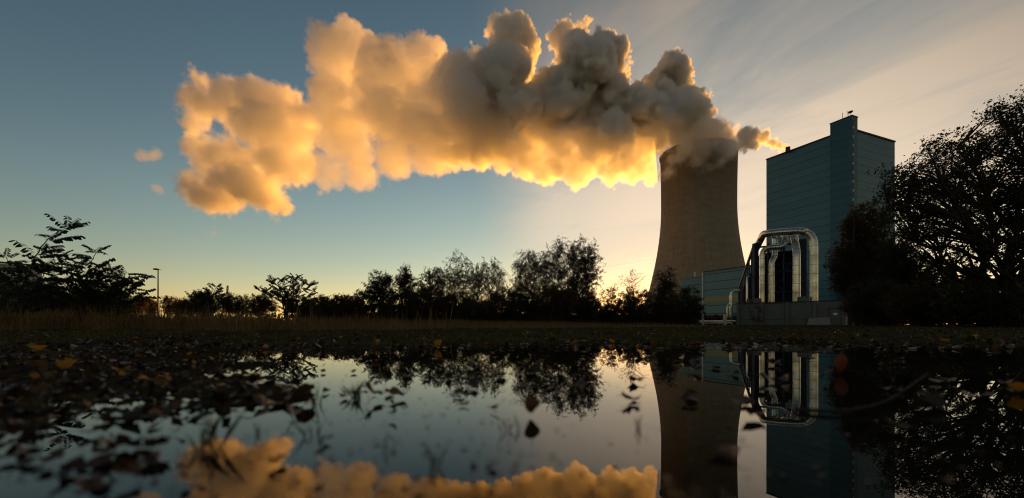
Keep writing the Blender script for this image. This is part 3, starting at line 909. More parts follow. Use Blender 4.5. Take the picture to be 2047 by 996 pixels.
# ---------------------------------------------------------------- trees and shrubs
def leaf_quads(P, size, rng, flat=0.0, aspect=0.55, droop=0.0, dirs=None):
    """one folded diamond of four corners at each point of P"""
    n = len(P)
    d = rng.normal(size=(n, 3)); d[:, 2] = d[:, 2] * (1 - flat) - droop
    if dirs is not None: d = d * 0.6 + dirs
    d /= np.linalg.norm(d, axis=1)[:, None] + 1e-9
    r = rng.normal(size=(n, 3)); r[:, 2] *= 1
    s = np.cross(d, r); s /= np.linalg.norm(s, axis=1)[:, None] + 1e-9
    nn = np.cross(d, s)
    L = (size * rng.uniform(0.6, 1.25, n))[:, None]
    a = P; b = P + d * L * .45 + s * L * aspect * .5 + nn * L * 0.08; c = P + d * L; e = P + d * L * .45 - s * L * aspect * .5 + nn * L * 0.08
    V = np.stack([a, b, c, e], 1).reshape(-1, 3)
    Fc = np.arange(4 * n).reshape(n, 4)
    return V, Fc

def make_tree(name, label, cat, base_x, Y, ells, leaf, nclus, per, mat, bark, seed, stems=1, trunk_r=0.09, droop=0.0, group=None, twig=0.5, limbs=None, base_y=None, depth=0.8, twigs_per=3, fill=1.0, top_bias=0.0):
    """a tree whose crown fills the ellipses ELLS (photograph pixels) at depth Y; limbs run from the stems to every leafy cluster"""
    rng = np.random.default_rng(seed)
    b = px(base_x, HZ, Y); b.z = ground_at(b.x, b.y) - 0.05
    if base_y is not None: b.z = CAM_H + (HZ - base_y) / F * Y
    t = thing(name, label, cat, b, group)
    E = []
    for cx, cy, rx, ry in ells:
        c = px(cx, cy, Y)
        E.append((np.array(c), rx / F * Y, ry / F * Y))
    wts = np.array([e[1] * e[2] for e in E]); wts = wts / wts.sum()
    cl = []
    while len(cl) < nclus:
        k = rng.choice(len(E), p=wts)
        v = rng.normal(size=3); v /= np.linalg.norm(v); v *= rng.uniform(0, 1) ** (1 / 2.4)
        c = E[k][0] + v * np.array([E[k][1], E[k][1] * depth, E[k][2]])
        if c[2] > b.z + 0.12: cl.append(c)
    cl = np.array(cl)
    top = cl[:, 2].max()
    mb = MB()
    # stems
    if limbs is None:
        limbs = []
        for s in range(stems):
            k = cl[rng.integers(len(cl))] if stems > 1 else E[int(np.argmax([e[0][2] for e in E]))][0]
            tip = np.array([k[0], k[1], b.z + (top - b.z) * rng.uniform(0.8, 0.97)])
            limbs.append([np.array(b), tip])
    else:
        limbs = [[np.array(b)] + [np.array(px(x, y, Y + dy)) for x, y, dy in q] for q in limbs]
    stem_pts = []
    for q in limbs:
        pts = []
        nseg = 12
        q = [np.array(p) for p in q]
        tot = len(q) - 1
        for i in range(nseg + 1):
            s = i / nseg * tot; k = min(int(s), tot - 1); f = s - k
            p0 = q[max(k - 1, 0)]; p1 = q[k]; p2 = q[k + 1]; p3 = q[min(k + 2, tot)]
            p = 0.5 * ((2 * p1) + (-p0 + p2) * f + (2 * p0 - 5 * p1 + 4 * p2 - p3) * f * f + (-p0 + 3 * p1 - 3 * p2 + p3) * f ** 3)
            w = (top - b.z) * 0.018 * (0 if i == 0 else 1)
            pts.append(p + rng.normal(size=3) * w)
        r0 = trunk_r * rng.uniform(.75, 1.1) / (1 + 0.25 * (len(limbs) - 1))
        rad = [r0 * (1 - 0.86 * i / nseg) for i in range(nseg + 1)]
        mb.tube(pts, rad, 8 if trunk_r > .15 else 6, False)
        for p, r_ in zip(pts, rad): stem_pts.append((*p, r_))
    stem_pts = np.array(stem_pts)
    LP, LD = [], []
    for c in cl:
        low = stem_pts[:, 2] < c[2] - 0.12 * (top - b.z) * rng.uniform(.2, 1)
        cand = stem_pts[low] if low.any() else stem_pts[:2]
        dist = np.linalg.norm(cand[:, :3] - c, axis=1) + 0.25 * np.abs(cand[:, 2] - c[2])
        a = cand[np.argmin(dist + rng.uniform(0, .15, len(dist)) * dist.mean())]
        p0 = a[:3]; r0 = min(a[3] * .7, trunk_r * 0.32)
        mid = (p0 + c) / 2 + rng.normal(size=3) * np.linalg.norm(c - p0) * 0.1 + np.array([0, 0, 0.1 * np.linalg.norm(c - p0)])
        S_ = np.linspace(0, 1, 6)[:, None]
        path = p0 * (1 - S_) ** 2 + mid * 2 * S_ * (1 - S_) + c * S_ ** 2
        rmin = 0.00022 * Y
        mb.tube(path.tolist(), [max(rmin, r0 * (1 - .85 * s)) for s in np.linspace(0, 1, 6)], 4, False)
        for q in range(twigs_per):
            s = rng.uniform(.45, 1.0); st = p0 * (1 - s) ** 2 + mid * 2 * s * (1 - s) + c * s * s
            d = rng.normal(size=3) + (c - p0) / (np.linalg.norm(c - p0) + 1e-6) * 0.8; d[2] += 0.3 - droop * 2.2
            d /= np.linalg.norm(d)
            ln = twig * rng.uniform(.5, 1.3)
            e = st + d * ln; e[2] -= droop * ln * .5
            m2 = (st + e) / 2 + np.array([0, 0, .12 * ln]) + rng.normal(size=3) * .06 * ln
            mb.tube([st, m2, e], [rmin * 1.1, rmin * .8, rmin * .5], 3, False)
            nl = max(1, int(per * rng.uniform(.4, 1.5) * fill))
            ss = rng.uniform(0.1, 1.02, nl)[:, None]
            LP.append(st * (1 - ss) ** 2 + m2 * 2 * ss * (1 - ss) + e * ss ** 2 + rng.normal(size=(nl, 3)) * leaf * .7)
    mb.build('trunk', bark, t, True)
    P = np.concatenate(LP)
    V, Fc = leaf_quads(P, leaf, rng, droop=droop * 1.2 + 0.25)
    np_mesh('crown', V, Fc, mat, t)
    return t

GT = 'row of trees beyond the puddle'
def row(name, label, x, Y, ells, kind, seed, **kw):
    dd_ = dict(dark=(M['lf_dark'], M['bark']), brown=(M['lf_brown'], M['bark']), birch=(M['lf_birch'], M['bark']), orange=(M['lf_orange'], M['bark']))[kind]
    return make_tree(name, label, kw.pop('cat', 'tree'), x, Y, ells, kw.pop('leaf', .11), int(kw.pop('n', 90) * 1.25), int(kw.pop('per', 26) * 1.12), dd_[0], dd_[1], seed, group=kw.pop('group', GT), **kw)

row('broadleaf_tree', 'rounded dark tree with a knobbly crown where the tree row begins', 755, 38, [(757, 580, 42, 36), (765, 560, 22, 18), (728, 590, 16, 18)], 'dark', 11, n=110, per=34)
row('broadleaf_tree', 'brown tinged tree with a narrow peaked crown beside the rounded dark one', 815, 42, [(806, 556, 20, 28), (818, 585, 36, 40)], 'brown', 12, n=110, per=32)
row('broadleaf_tree', 'broad low brown tree between the peaked tree and the first birch', 862, 40, [(862, 570, 38, 34), (850, 600, 45, 32)], 'brown', 13, n=120, per=32)
row('birch_tree', 'airy birch with bare twig tips and see through crown', 918, 44, [(920, 538, 30, 36), (925, 580, 47, 46)], 'birch', 14, droop=.35, n=142, per=20, leaf=.10, stems=2, twig=.8)
row('birch_tree', 'weeping birch with thin hanging twigs next to the gap in the trees', 985, 44, [(978, 545, 33, 36), (1002, 568, 21, 40), (985, 600, 35, 30)], 'birch', 15, droop=.7, n=142, per=20, leaf=.10, stems=2, twig=1.0)
row('birch_tree', 'bushy birch with a flat top just past the gap in the trees', 1066, 43, [(1058, 525, 33, 30), (1078, 535, 30, 32), (1066, 580, 42, 45)], 'birch', 16, droop=.5, n=195, per=21, leaf=.10, stems=2, twig=.9)
row('birch_tree', 'slim birch with the small topmost tuft of the row', 1118, 44, [(1118, 490, 16, 22), (1120, 530, 25, 30), (1122, 580, 33, 50)], 'birch', 17, droop=.5, n=150, per=20, leaf=.10, twig=.9)
row('birch_tree', 'slender birch squeezed between the broad low brown tree and the airy birch', 890, 46, [(888, 556, 26, 30), (893, 590, 30, 40)], 'birch', 61, droop=.4, n=110, per=20, leaf=.11, stems=2, twig=.8)
row('birch_tree', 'half hidden birch between the airy birch and the weeping one', 952, 47, [(952, 548, 28, 34), (954, 590, 34, 40)], 'birch', 62, droop=.6, n=130, per=20, leaf=.11, stems=2, twig=.9)
row('birch_tree', 'short hanging birch at the near edge of the gap in the trees', 1042, 46, [(1040, 530, 16, 26), (1042, 580, 24, 44)], 'birch', 63, droop=.7, n=110, per=20, leaf=.11, twig=.9)
row('birch_tree', 'birch filling the space between the flat topped and slim birches', 1096, 46, [(1096, 528, 24, 34), (1098, 580, 30, 44)], 'birch', 64, droop=.5, n=150, per=22, leaf=.11, stems=2, twig=.9)
row('birch_tree', 'birch with a pointed crown behind the slim birch and the dense tall one', 1146, 47, [(1144, 505, 20, 26), (1148, 550, 30, 46)], 'birch', 65, droop=.4, n=150, per=22, leaf=.11, stems=2, twig=.9)
row('birch_tree', 'dense tall birch at the end of the tree row with a rounded top', 1168, 43, [(1166, 505, 30, 34), (1180, 540, 30, 44), (1162, 590, 40, 45)], 'birch', 18, droop=.3, n=225, per=25, leaf=.11, stems=2, twig=.7)
row('broadleaf_tree', 'low thin tree glowing against the brightest sky beside the dense birch', 1222, 46, [(1222, 592, 24, 28), (1214, 616, 26, 24)], 'brown', 19, n=55, per=20)
row('broadleaf_tree', 'nearly bare sapling with sparse yellow leaves rising over the low trees', 1262, 48, [(1262, 558, 32, 24), (1258, 580, 26, 18)], 'orange', 20, n=36, per=5, leaf=.10, twig=.7, trunk_r=.05)
row('broadleaf_tree', 'low dark tree below the nearly bare sapling', 1268, 47, [(1266, 600, 34, 26)], 'brown', 21, n=80, per=28)
row('broadleaf_tree', 'dark weeping tree overlapping the foot of the cooling tower', 1332, 50, [(1330, 560, 22, 32), (1338, 590, 34, 36), (1312, 600, 26, 36)], 'dark', 22, droop=.45, n=150, per=30, twig=.9)
row('broadleaf_tree', 'brown bushy tree in front of the low teal hall', 1382, 50, [(1378, 598, 26, 30), (1392, 612, 18, 24)], 'brown', 23, n=95, per=30)
us = [(640, 618, 44, 26, 'dark'), (692, 616, 40, 26, 'brown'), (745, 618, 50, 34, 'dark'), (800, 616, 50, 36, 'dark'), (852, 614, 48, 36, 'brown'), (905, 616, 48, 34, 'dark'), (955, 624, 44, 28, 'dark'), (1008, 612, 38, 36, 'dark'),
      (1062, 614, 46, 36, 'dark'), (1110, 608, 42, 40, 'brown'), (1160, 612, 46, 38, 'dark'), (1213, 626, 42, 24, 'brown'), (1262, 620, 40, 28, 'dark'), (1315, 614, 40, 34, 'brown'), (1366, 618, 40, 30, 'dark')]
ud = ['first low shrub of the hedge by the feathery sapling', 'russet shrub glowing softly near the start of the hedge', 'dark shrub under the rounded dark tree', 'dark shrub under the peaked brown tree', 'brown shrub under the broad low brown tree', 'dark shrub under the airy birch', 'low dark shrub under the weeping birch', 'dark shrub filling the gap in the trees',
      'dark shrub under the flat topped birch', 'brown shrub under the slim birch', 'dark shrub under the dense tall birch', 'low brown shrub under the thin glowing tree', 'dark shrub by the wire mesh fence', 'brown shrub under the dark weeping tree', 'dark shrub beside the guard railing']
for i, ((x, y, rx, ry, kd), d) in enumerate(zip(us, ud)):
    Y_ = 36 + (i % 3) * 1.5 + (8 if x > 1190 else 0)
    row('shrub', d, x, Y_, [(x, y, rx, ry), (x + rx * .4, y + 10, rx * .8, ry * .7), (x - rx * .4, 640, rx, 12)], kd, 40 + i, n=150, per=36, stems=4, trunk_r=.03, leaf=.13, twig=.4, cat='shrub', group='shrubs under the tree row')
# scrub between lamp and trees
for i, (x, y, rx, ry, Y, kd, d) in enumerate([(372, 612, 22, 16, 30, 'brown', 'small brown bush close behind the lamp post'), (408, 605, 30, 22, 26, 'dark', 'dark bush under the small feathery sapling by the pylon'), (470, 606, 34, 20, 27, 'dark', 'dark low bush in front of the pylon'),
        (520, 608, 30, 20, 28, 'brown', 'brown low bush beside the feathery sapling'), (600, 612, 32, 20, 28, 'dark', 'dark low bush behind the feathery sapling'), (40, 590, 60, 45, 22, 'dark', 'dark bush filling the corner behind the leaning sapling'), (140, 605, 50, 30, 24, 'dark', 'dark bush between the leaning sapling and the broad one'), (205, 604, 52, 30, 16, 'dark', 'dark bush under the low spreading sapling'), (85, 600, 60, 36, 15, 'dark', 'dark bush crowding the stem of the leaning sapling'), (700, 603, 22, 12, 45, 'orange', 'glowing orange bush just before the tree row'), (655, 606, 16, 9, 46, 'orange', 'small orange bush low in the scrub')]):
    row('bush', d, x, Y, [(x, y, rx, ry), (x, y + ry * .6, rx * 1.15, ry * .7)], kd, 70 + i, n=110, per=30, stems=4, trunk_r=.025, leaf=.075, twig=.3, cat='bush', group='bushes in the scrub')
for i, (x, y, rx, ry) in enumerate([(250, 606, 18, 12), (276, 604, 20, 15), (300, 608, 16, 12), (338, 607, 18, 13), (360, 610, 14, 10)]):
    row('autumn_tree', ('far russet tree closest to the saplings', 'tallest far russet tree near the lamp', 'far russet tree just before the lamp post', 'far russet tree just past the lamp post', 'lowest far russet tree by the scrub')[i], x, 120 + i * 6, [(x, y, rx, ry), (x, y + 10, rx * 1.1, ry)], 'orange', 90 + i, n=60, per=22, leaf=.34, twig=1.2, trunk_r=.15, group='far russet trees')

# far wood closing the horizon
frng = np.random.default_rng(55)
n = 52000
xx = np.concatenate([frng.uniform(-900, 2900, 30000), frng.uniform(900, 1480, 22000)]); Yw = frng.uniform(170, 240, n)
X = (xx - CX) / F * Yw
hh = 5.2 + 2.2 * np.array([mnoise.noise((a * .03, 2.2, .5)) + .6 * mnoise.noise((a * .11, 5.2, .5)) for a in X])
V, Fc = leaf_quads(np.stack([X, Yw, frng.uniform(0, 1, n) ** .7 * hh], 1), 1.1, frng, aspect=.9)
so = np_mesh('far_wood', V, Fc, leaf_mat('far_wood_leaf', [(0.022, 0.02, 0.012), (0.035, 0.028, 0.014)], 0.0, 0.9))
tag(so, 'distant strip of dark woodland along the horizon behind the scrub', 'woodland', kind='stuff')

# the big tree and its neighbours by the boiler house
big = [[(2010, 575, 0), (1950, 470, -.5), (1880, 330, -1)], [(2020, 560, .3), (1985, 430, .5), (1945, 250, 1)], [(2033, 540, 0), (2040, 380, 0), (2030, 200, .4)], [(2045, 570, -.3), (2090, 430, -.6), (2120, 280, -1)], [(2000, 590, .4), (1900, 530, .8), (1800, 430, 1.2)], [(2060, 600, .5), (2140, 520, .9), (2200, 400, 1)]]
make_tree('broadleaf_tree', 'large spreading many stemmed tree towering beside the boiler house', 'tree', 2030, 15, [(1990, 330, 110, 120), (1890, 330, 75, 75), (1850, 400, 85, 90), (2050, 290, 80, 110), (2120, 380, 100, 140), (1800, 400, 50, 90), (1950, 480, 120, 90), (1770, 380, 28, 60), (2010, 235, 30, 45)],
          0.10, 640, 17, M['lf_dark'], M['bark'], 31, limbs=big, trunk_r=.42, twig=.55, twigs_per=4)
make_tree('broadleaf_tree', 'brownish bushy tree between the silver arch pipe and the large tree', 'tree', 1712, 27, [(1712, 520, 52, 80), (1735, 450, 40, 55), (1684, 545, 34, 48), (1760, 540, 60, 90), (1705, 445, 22, 30)], 0.09, 620, 48, M['lf_brown'], M['bark'], 32, stems=3, trunk_r=.2, twig=.5, droop=.2)
make_tree('broadleaf_tree', 'dark tree merging into the big crown behind the brown bushy one', 'tree', 1830, 22, [(1830, 565, 66, 60), (1790, 520, 40, 60), (1890, 590, 66, 50)], 0.09, 420, 40, M['lf_dark'], M['bark'], 33, stems=3, trunk_r=.2, twig=.5)
for i, (x, y, rx, ry, Y, kd, d) in enumerate([(1738, 605, 46, 36, 24, 'brown', 'brown thicket at the end of the concrete wall'), (1760, 600, 60, 42, 20, 'dark', 'dark thicket below the brown bushy tree'), (1850, 605, 70, 40, 17, 'brown', 'brownish thicket in front of the dark tree'), (1940, 610, 60, 36, 15, 'dark', 'dark thicket under the spreading limbs of the large tree'), (2035, 615, 60, 34, 14, 'dark', 'dark thicket around the foot of the large tree'), (1512, 626, 20, 18, 55, 'dark', 'small ragged shrub against the concrete wall')]):
    row('thicket', d, x, Y, [(x, y, rx, ry), (x - rx * .3, y + 10, rx * .9, ry * .7), (x + rx * .3, 640, rx, 12)], kd, 110 + i, n=260 if i < 5 else 30, per=34 if i < 5 else 10, stems=5, trunk_r=.03, leaf=.07, twig=.35, cat='shrub', group='thickets beside the pipes and large tree')

# ---------------------------------------------------------------- robinia saplings with feathered leaves
def robinia(label, base_x, Y, stems, leaf_px, seed, side=1.0):
    rng = np.random.default_rng(seed)
    b = px(base_x, HZ, Y); b.z = ground_at(b.x, b.y) - .03
    t = thing('robinia_sapling', label, 'sapling', b, 'robinia saplings with feathered leaves')
    mb = MB(); LV, LF = [], []
    k = 0
    lw = (1.2 if Y < 12 else 1.0) * leaf_px / F * Y
    for st_ in stems:
        pts = [np.array(b)] + [np.array(px(x, y + (HZ - y) * .09, Y + rng.normal() * .12)) for x, y in st_]
        path = []
        for i in range(len(pts) - 1):
            for s in np.linspace(0, 1, 7)[:-1]:
                path.append(pts[i] * (1 - s) + pts[i + 1] * s + rng.normal(size=3) * .008)
        path.append(pts[-1])
        n = len(path)
        mb.tube(path, [0.016 * (Y / 9) * (1 - .85 * i / n) + .002 for i in range(n)], 5, False)
        leng = sum(np.linalg.norm(path[i + 1] - path[i]) for i in range(n - 1))
        nleaf = int(leng / (lw * .25)) + 4
        for q in range(nleaf):
            s = rng.uniform(.22, 1) if q < nleaf - 3 else 1.0
            f = s * (n - 1); i = min(int(f), n - 2); p = path[i] * (1 - (f - i)) + path[i + 1] * (f - i)
            az = rng.uniform(0, 2 * math.pi)
            ln = lw * rng.uniform(.7, 1.25) * (0.75 if s > .9 else 1)
            d = np.array([math.cos(az) * 1.0, math.sin(az) * .8, rng.uniform(.0, 1.0) + (0.45 if Y > 12 else 0)]); d /= np.linalg.norm(d)
            sid = np.cross(d, [0, 0, 1]); sid /= np.linalg.norm(sid) + 1e-9
            sag = np.array([0, 0, -1.0])
            npair = int(rng.integers(7, 11))
            rach = [p + d * ln * u_ + sag * ln * .16 * u_ * u_ for u_ in np.linspace(0, 1, 6)]
            mb.tube(rach, .0016 * Y / 9, 3, False)
            for j in range(npair):
                u_ = .18 + .82 * j / (npair - 1)
                c = p + d * ln * u_ + sag * ln * .16 * u_ * u_
                tan = d + sag * .32 * u_
                for sg_ in (-1, 1):
                    ld = sid * sg_ * .7 + tan * .25 + sag * rng.uniform(.3, 1.1); ld /= np.linalg.norm(ld)
                    ll = ln * .21 * (1 - .35 * abs(u_ - .5)); wv = tan / np.linalg.norm(tan) * ll * .24
                    LV += [c, c + ld * ll * .35 + wv, c + ld * ll * .75 + wv * .9, c + ld * ll, c + ld * ll * .75 - wv * .9, c + ld * ll * .35 - wv]
                    LF.append([k, k + 1, k + 2, k + 3, k + 4, k + 5]); k += 6
    mb.build('stem', M['bark'], t, True)
    np_mesh('foliage', LV, LF, M['lf_robinia'], t)
robinia('tall leaning robinia sapling with open feathered leaves at the edge of the scrub', 30, 9.0, [[(45, 570), (70, 500), (95, 462), (138, 436)], [(40, 580), (25, 530), (12, 500)], [(60, 580), (85, 545), (95, 515)], [(0, 590), (-40, 540)], [(55, 600), (70, 565), (62, 530)]], 42, 201)
robinia('broad robinia sapling with a bushy crown beside the leaning one', 165, 9.5, [[(168, 570), (180, 520), (192, 488)], [(160, 580), (140, 530), (118, 498)], [(175, 570), (200, 545), (216, 528)], [(150, 590), (128, 560), (110, 540)], [(165, 590), (160, 545), (158, 515)], [(180, 600), (205, 580), (222, 560)]], 38, 202)
robinia('low spreading robinia sapling with an outstretched twig near the lamp', 225, 9.8, [[(240, 590), (246, 560), (250, 536)], [(238, 605), (252, 594), (266, 588)], [(225, 590), (222, 560), (228, 545)], [(245, 590), (252, 568), (264, 552)], [(215, 600), (200, 585)]], 36, 203)
robinia('small robinia sapling rising above the bush by the pylon', 420, 17, [[(422, 600), (424, 585), (432, 566)], [(415, 605), (400, 592), (380, 590)], [(425, 605), (410, 585)], [(430, 605), (440, 588)]], 22, 204)
robinia('fan shaped robinia sapling standing alone in the middle of the scrub', 572, 15, [[(575, 590), (580, 565), (590, 547)], [(570, 590), (558, 565), (543, 556)], [(565, 600), (540, 585), (515, 572)], [(578, 600), (600, 580), (620, 562)], [(574, 600), (598, 570), (605, 552)], [(570, 605), (560, 580), (568, 552)], [(575, 610), (610, 592), (626, 575)]], 22, 205)

# ---------------------------------------------------------------- grass
def blades(name, P, H, width, mat, seed, lean=.35, label=None, cat=None, kind='stuff', group=None):
    rng = np.random.default_rng(seed)
    n = len(P)
    az = rng.uniform(0, 2 * math.pi, n); ln = H * rng.uniform(0, lean, n)
    d = np.stack([np.cos(az) * ln, np.sin(az) * ln, np.zeros(n)], 1)
    wv = np.stack([np.cos(az + 1.57 + rng.normal(size=n) * .6), np.sin(az + 1.57), np.zeros(n)], 1) * (width / 2)[:, None]
    up = np.zeros((n, 3)); up[:, 2] = H
    a = P - wv; b = P + wv; c = P + up * .55 + d * .35 + wv * .8; e = P + up * .55 + d * .35 - wv * .8; tip = P + up + d
    V = np.stack([a, b, c, tip, e], 1).reshape(-1, 3)
    o = np_mesh(name, V, np.arange(5 * n).reshape(n, 5), mat)
    tag(o, label, cat, group, kind)
    return o
rng = np.random.default_rng(77)
n = 30000
xx = np.concatenate([rng.uniform(-80, 1000, n - 7000), 1000 + 480 * rng.beta(1, 1.8, 7000)]); yy = rng.uniform(8.2, 15, n) + 1.6 * np.array([mnoise.noise((a * .012, 4.4, 1.1)) for a in xx]) + np.clip((xx - 700) / 60, 0, 11)
X = (xx - CX) / F * yy
keep = np.array([mnoise.noise((a * .8, b * .8, 3.3)) for a, b in zip(X, yy)]) > rng.uniform(-.9, .1, n)
X, yy, xx = X[keep], yy[keep], xx[keep]
P = np.stack([X, yy, ground_z(X, yy)], 1)
H = rng.uniform(.16, .46, len(P)) * (1 + .5 * np.array([mnoise.noise((a * .5, b * .5, 9.1)) for a, b in zip(X, yy)])) * np.clip(1.25 - xx / 1500, .3, 1.2) * (yy / 9) ** .5
blades('tall_grass', P, H, rng.uniform(.003, .007, len(P)), M['grass_tan'], 5, label='band of long dry tan grass before the saplings and trees', cat='grass')
n = 380
xx = np.concatenate([rng.uniform(10, 460, 260), rng.uniform(460, 900, 120)]); yy = rng.uniform(8.6, 13, n); X = (xx - CX) / F * yy
P = np.stack([X, yy, ground_z(X, yy)], 1)
blades('seed_stalks', P, rng.uniform(.4, .72, n), rng.uniform(.006, .014, n), M['grass_tan'], 6, .25, label='thin tall seed stalks standing out of the dry grass', cat='grass')
n = 52000
yy = rng.uniform(0, 1, n) ** 1.5 * 17 + 2.4; X = rng.uniform(-1.35, 1.35, n) * yy
nz = np.array([mnoise.noise((a * .7, b * 1.1, 6.6)) + .5 * mnoise.noise((a * 3, b * 3, 1.6)) for a, b in zip(X, yy)])
Z = ground_z(X, yy)
keep = (nz > rng.uniform(.0, .55, n)) & (Z > .002)
P = np.stack([X, yy, Z], 1)[keep]
blades('short_grass', P, rng.uniform(.012, .035, len(P)) * (1 + P[:, 1] * .06), rng.uniform(.002, .004, len(P)) * (1 + P[:, 1] * .08), M['grass_green'], 7, .8, label='thin patchy short grass and moss over the wet gravel', cat='grass')

nc = 150
cy_ = rng.uniform(0, 1, nc) ** 1.2 * 6.5 + 2.9; cx_ = rng.uniform(-1.3, 1.3, nc) * cy_
idx = rng.integers(nc, size=9000); sp = rng.uniform(.03, .12, nc)[idx]
X = cx_[idx] + rng.normal(size=9000) * sp; yy = cy_[idx] + rng.normal(size=9000) * sp
P = np.stack([X, yy, np.maximum(ground_z(X, yy), -.004)], 1)
hc = (rng.uniform(.02, .055, nc) * (1 + .05 * cy_))[idx]
blades('weed_clumps', P, hc * rng.uniform(.5, 1.2, 9000), hc * .07 + .0006, M['grass_green'], 8, .8, label='ragged low clumps of weeds along the uneven far shore', cat='weeds')

# gravel: small faceted stones
ico = bmesh.new(); bmesh.ops.create_icosphere(ico, subdivisions=1, radius=1); iv = np.array([list(v.co) for v in ico.verts]); ico.verts.ensure_lookup_table(); ifc = np.array([[v.index for v in f.verts] for f in ico.faces]); ico.free()
n = 7000
yy = rng.uniform(0, 1, n) ** 1.6 * 19 + 2.2; X = rng.uniform(-1.3, 1.3, n) * yy
Z = ground_z(X, yy)
s = rng.uniform(.004, .014, n) * (1 + yy * .05)
k_ = (Z > -.012)
X, yy, Z, s = X[k_], yy[k_], Z[k_], s[k_]
sc = np.stack([rng.uniform(.8, 1.5, len(X)), rng.uniform(.8, 1.4, len(X)), rng.uniform(.35, .7, len(X))], 1) * s[:, None]
jit = rng.uniform(.8, 1.2, (len(X), len(iv), 1))
V = iv[None] * jit * sc[:, None, :] + np.stack([X, yy, Z + s * .2], 1)[:, None, :]
Fc = ifc[None] + (np.arange(len(X)) * len(iv))[:, None, None]
gm = leaf_mat('wet_stone', [(0.022, 0.02, 0.017), (0.045, 0.041, 0.034), (0.016, 0.015, 0.013), (0.08, 0.072, 0.06)], 0.0, 0.7)
so = np_mesh('gravel', V.reshape(-1, 3), Fc.reshape(-1, 3), gm)
tag(so, 'small wet stones strewn over the flat ground', 'gravel', kind='stuff')

# ---------------------------------------------------------------- fallen leaves
def leaf_outline(kind, rng):
    """half outlines (along, across) of a leaf one unit long"""
    if kind == 'poplar':
        return [(0, 0), (.06, .22), (.22, .44), (.42, .46), (.65, .30), (.85, .12), (1, 0)]
    if kind == 'maple':
        return [(0, 0), (-.02, .20), (.16, .34), (.12, .52), (.36, .42), (.48, .56), (.60, .30), (.78, .30), (.80, .14), (1, 0)]
    return [(0, 0), (.15, .16), (.35, .26), (.55, .27), (.75, .18), (.9, .07), (1, 0)]
def leaf_mesh(kind, rng, curl=.12, fold=.15, wob=.05, stalk=True):
    ol = leaf_outline(kind, rng)
    mb = MB()
    ph = rng.uniform(0, 6)
    def pz(a, c): return curl * (a - .5) ** 2 * 2 + fold * abs(c) + wob * math.sin(7 * a + ph + 5 * c)
    mid = [(a, 0.0, pz(a, 0)) for a, c in ol]
    for sgn in (1, -1):
        f1 = rng.uniform(.85, 1.1)
        e = [(a, sgn * c * f1, pz(a, sgn * c * f1)) for a, c in ol]
        for i in range(len(ol) - 1):
            q = [mid[i], mid[i + 1], e[i + 1], e[i]]
            u_ = []
            for p in q:
                if p not in u_: u_.append(p)
            if len(u_) >= 3: mb.poly(u_ if sgn < 0 else u_[::-1])
    if stalk:
        mb.tube([(0, 0, pz(0, 0)), (-.16, .02, pz(0, 0) + .02), (-.34, .05, pz(0, 0) + .0)], [.014, .012, .010], 4)
    mb.v = [(x - .45, y, z) for x, y, z in mb.v]
    me = bpy.data.meshes.new('fallen_leaf')
    me.from_pydata(mb.v, [], mb.f)
    # weld so that the whole leaf takes one colour
    b = bmesh.new(); b.from_mesh(me); bmesh.ops.remove_doubles(b, verts=b.verts, dist=1e-4); b.to_mesh(me); b.free()
    me.polygons.foreach_set('use_smooth', np.ones(len(me.polygons), dtype=bool))
    return me
lrng = np.random.default_rng(12)
LM = {}
for mk in ('leaf_yellow', 'leaf_brown', 'leaf_dark', 'leaf_red'):
    LM[mk] = []
    for q in range(5):
        me = leaf_mesh(('poplar', 'maple', 'oval', 'poplar', 'maple')[q], lrng, lrng.uniform(-.2, .9), lrng.uniform(-.2, .7), .09)
        me.materials.append(M[mk]); LM[mk].append(me)
def put_leaf(x, y, size_px, mk, label, group=None, tilt=0.0, var=None, roll=None, yaw=None, lift=0.0, Y=None):
    """a leaf lying where the photograph shows pixel (x, y) on the water or ground"""
    Yd = Y or CAM_H * F / max(y - HZ, 6)
    for _ in range(3):
        p = px(x, HZ, Yd); z = max(0.0, ground_at(p.x, p.y)); 
        if Y is None: Yd = (CAM_H - z) * F / max(y - HZ, 6)
    p = px(x, HZ, Yd); z = max(0.0, ground_at(p.x, p.y))
    s = size_px / F * Yd
    me = LM[mk][int(lrng.integers(5)) if var is None else var]
    o = bpy.data.objects.new('fallen_leaf', me)
    o.location = (p.x, p.y, z + .004 + lift + (.42 * s * abs(math.sin(tilt)) if tilt else 0))
    o.scale = (s, s, s)
    o.rotation_euler = (lrng.uniform(-.12, .12) if roll is None else roll, tilt + lrng.uniform(-.1, .1), lrng.uniform(0, 6.28) if yaw is None else yaw)
    COL.objects.link(o)
    tag(o, label, 'leaf', group)
    return o
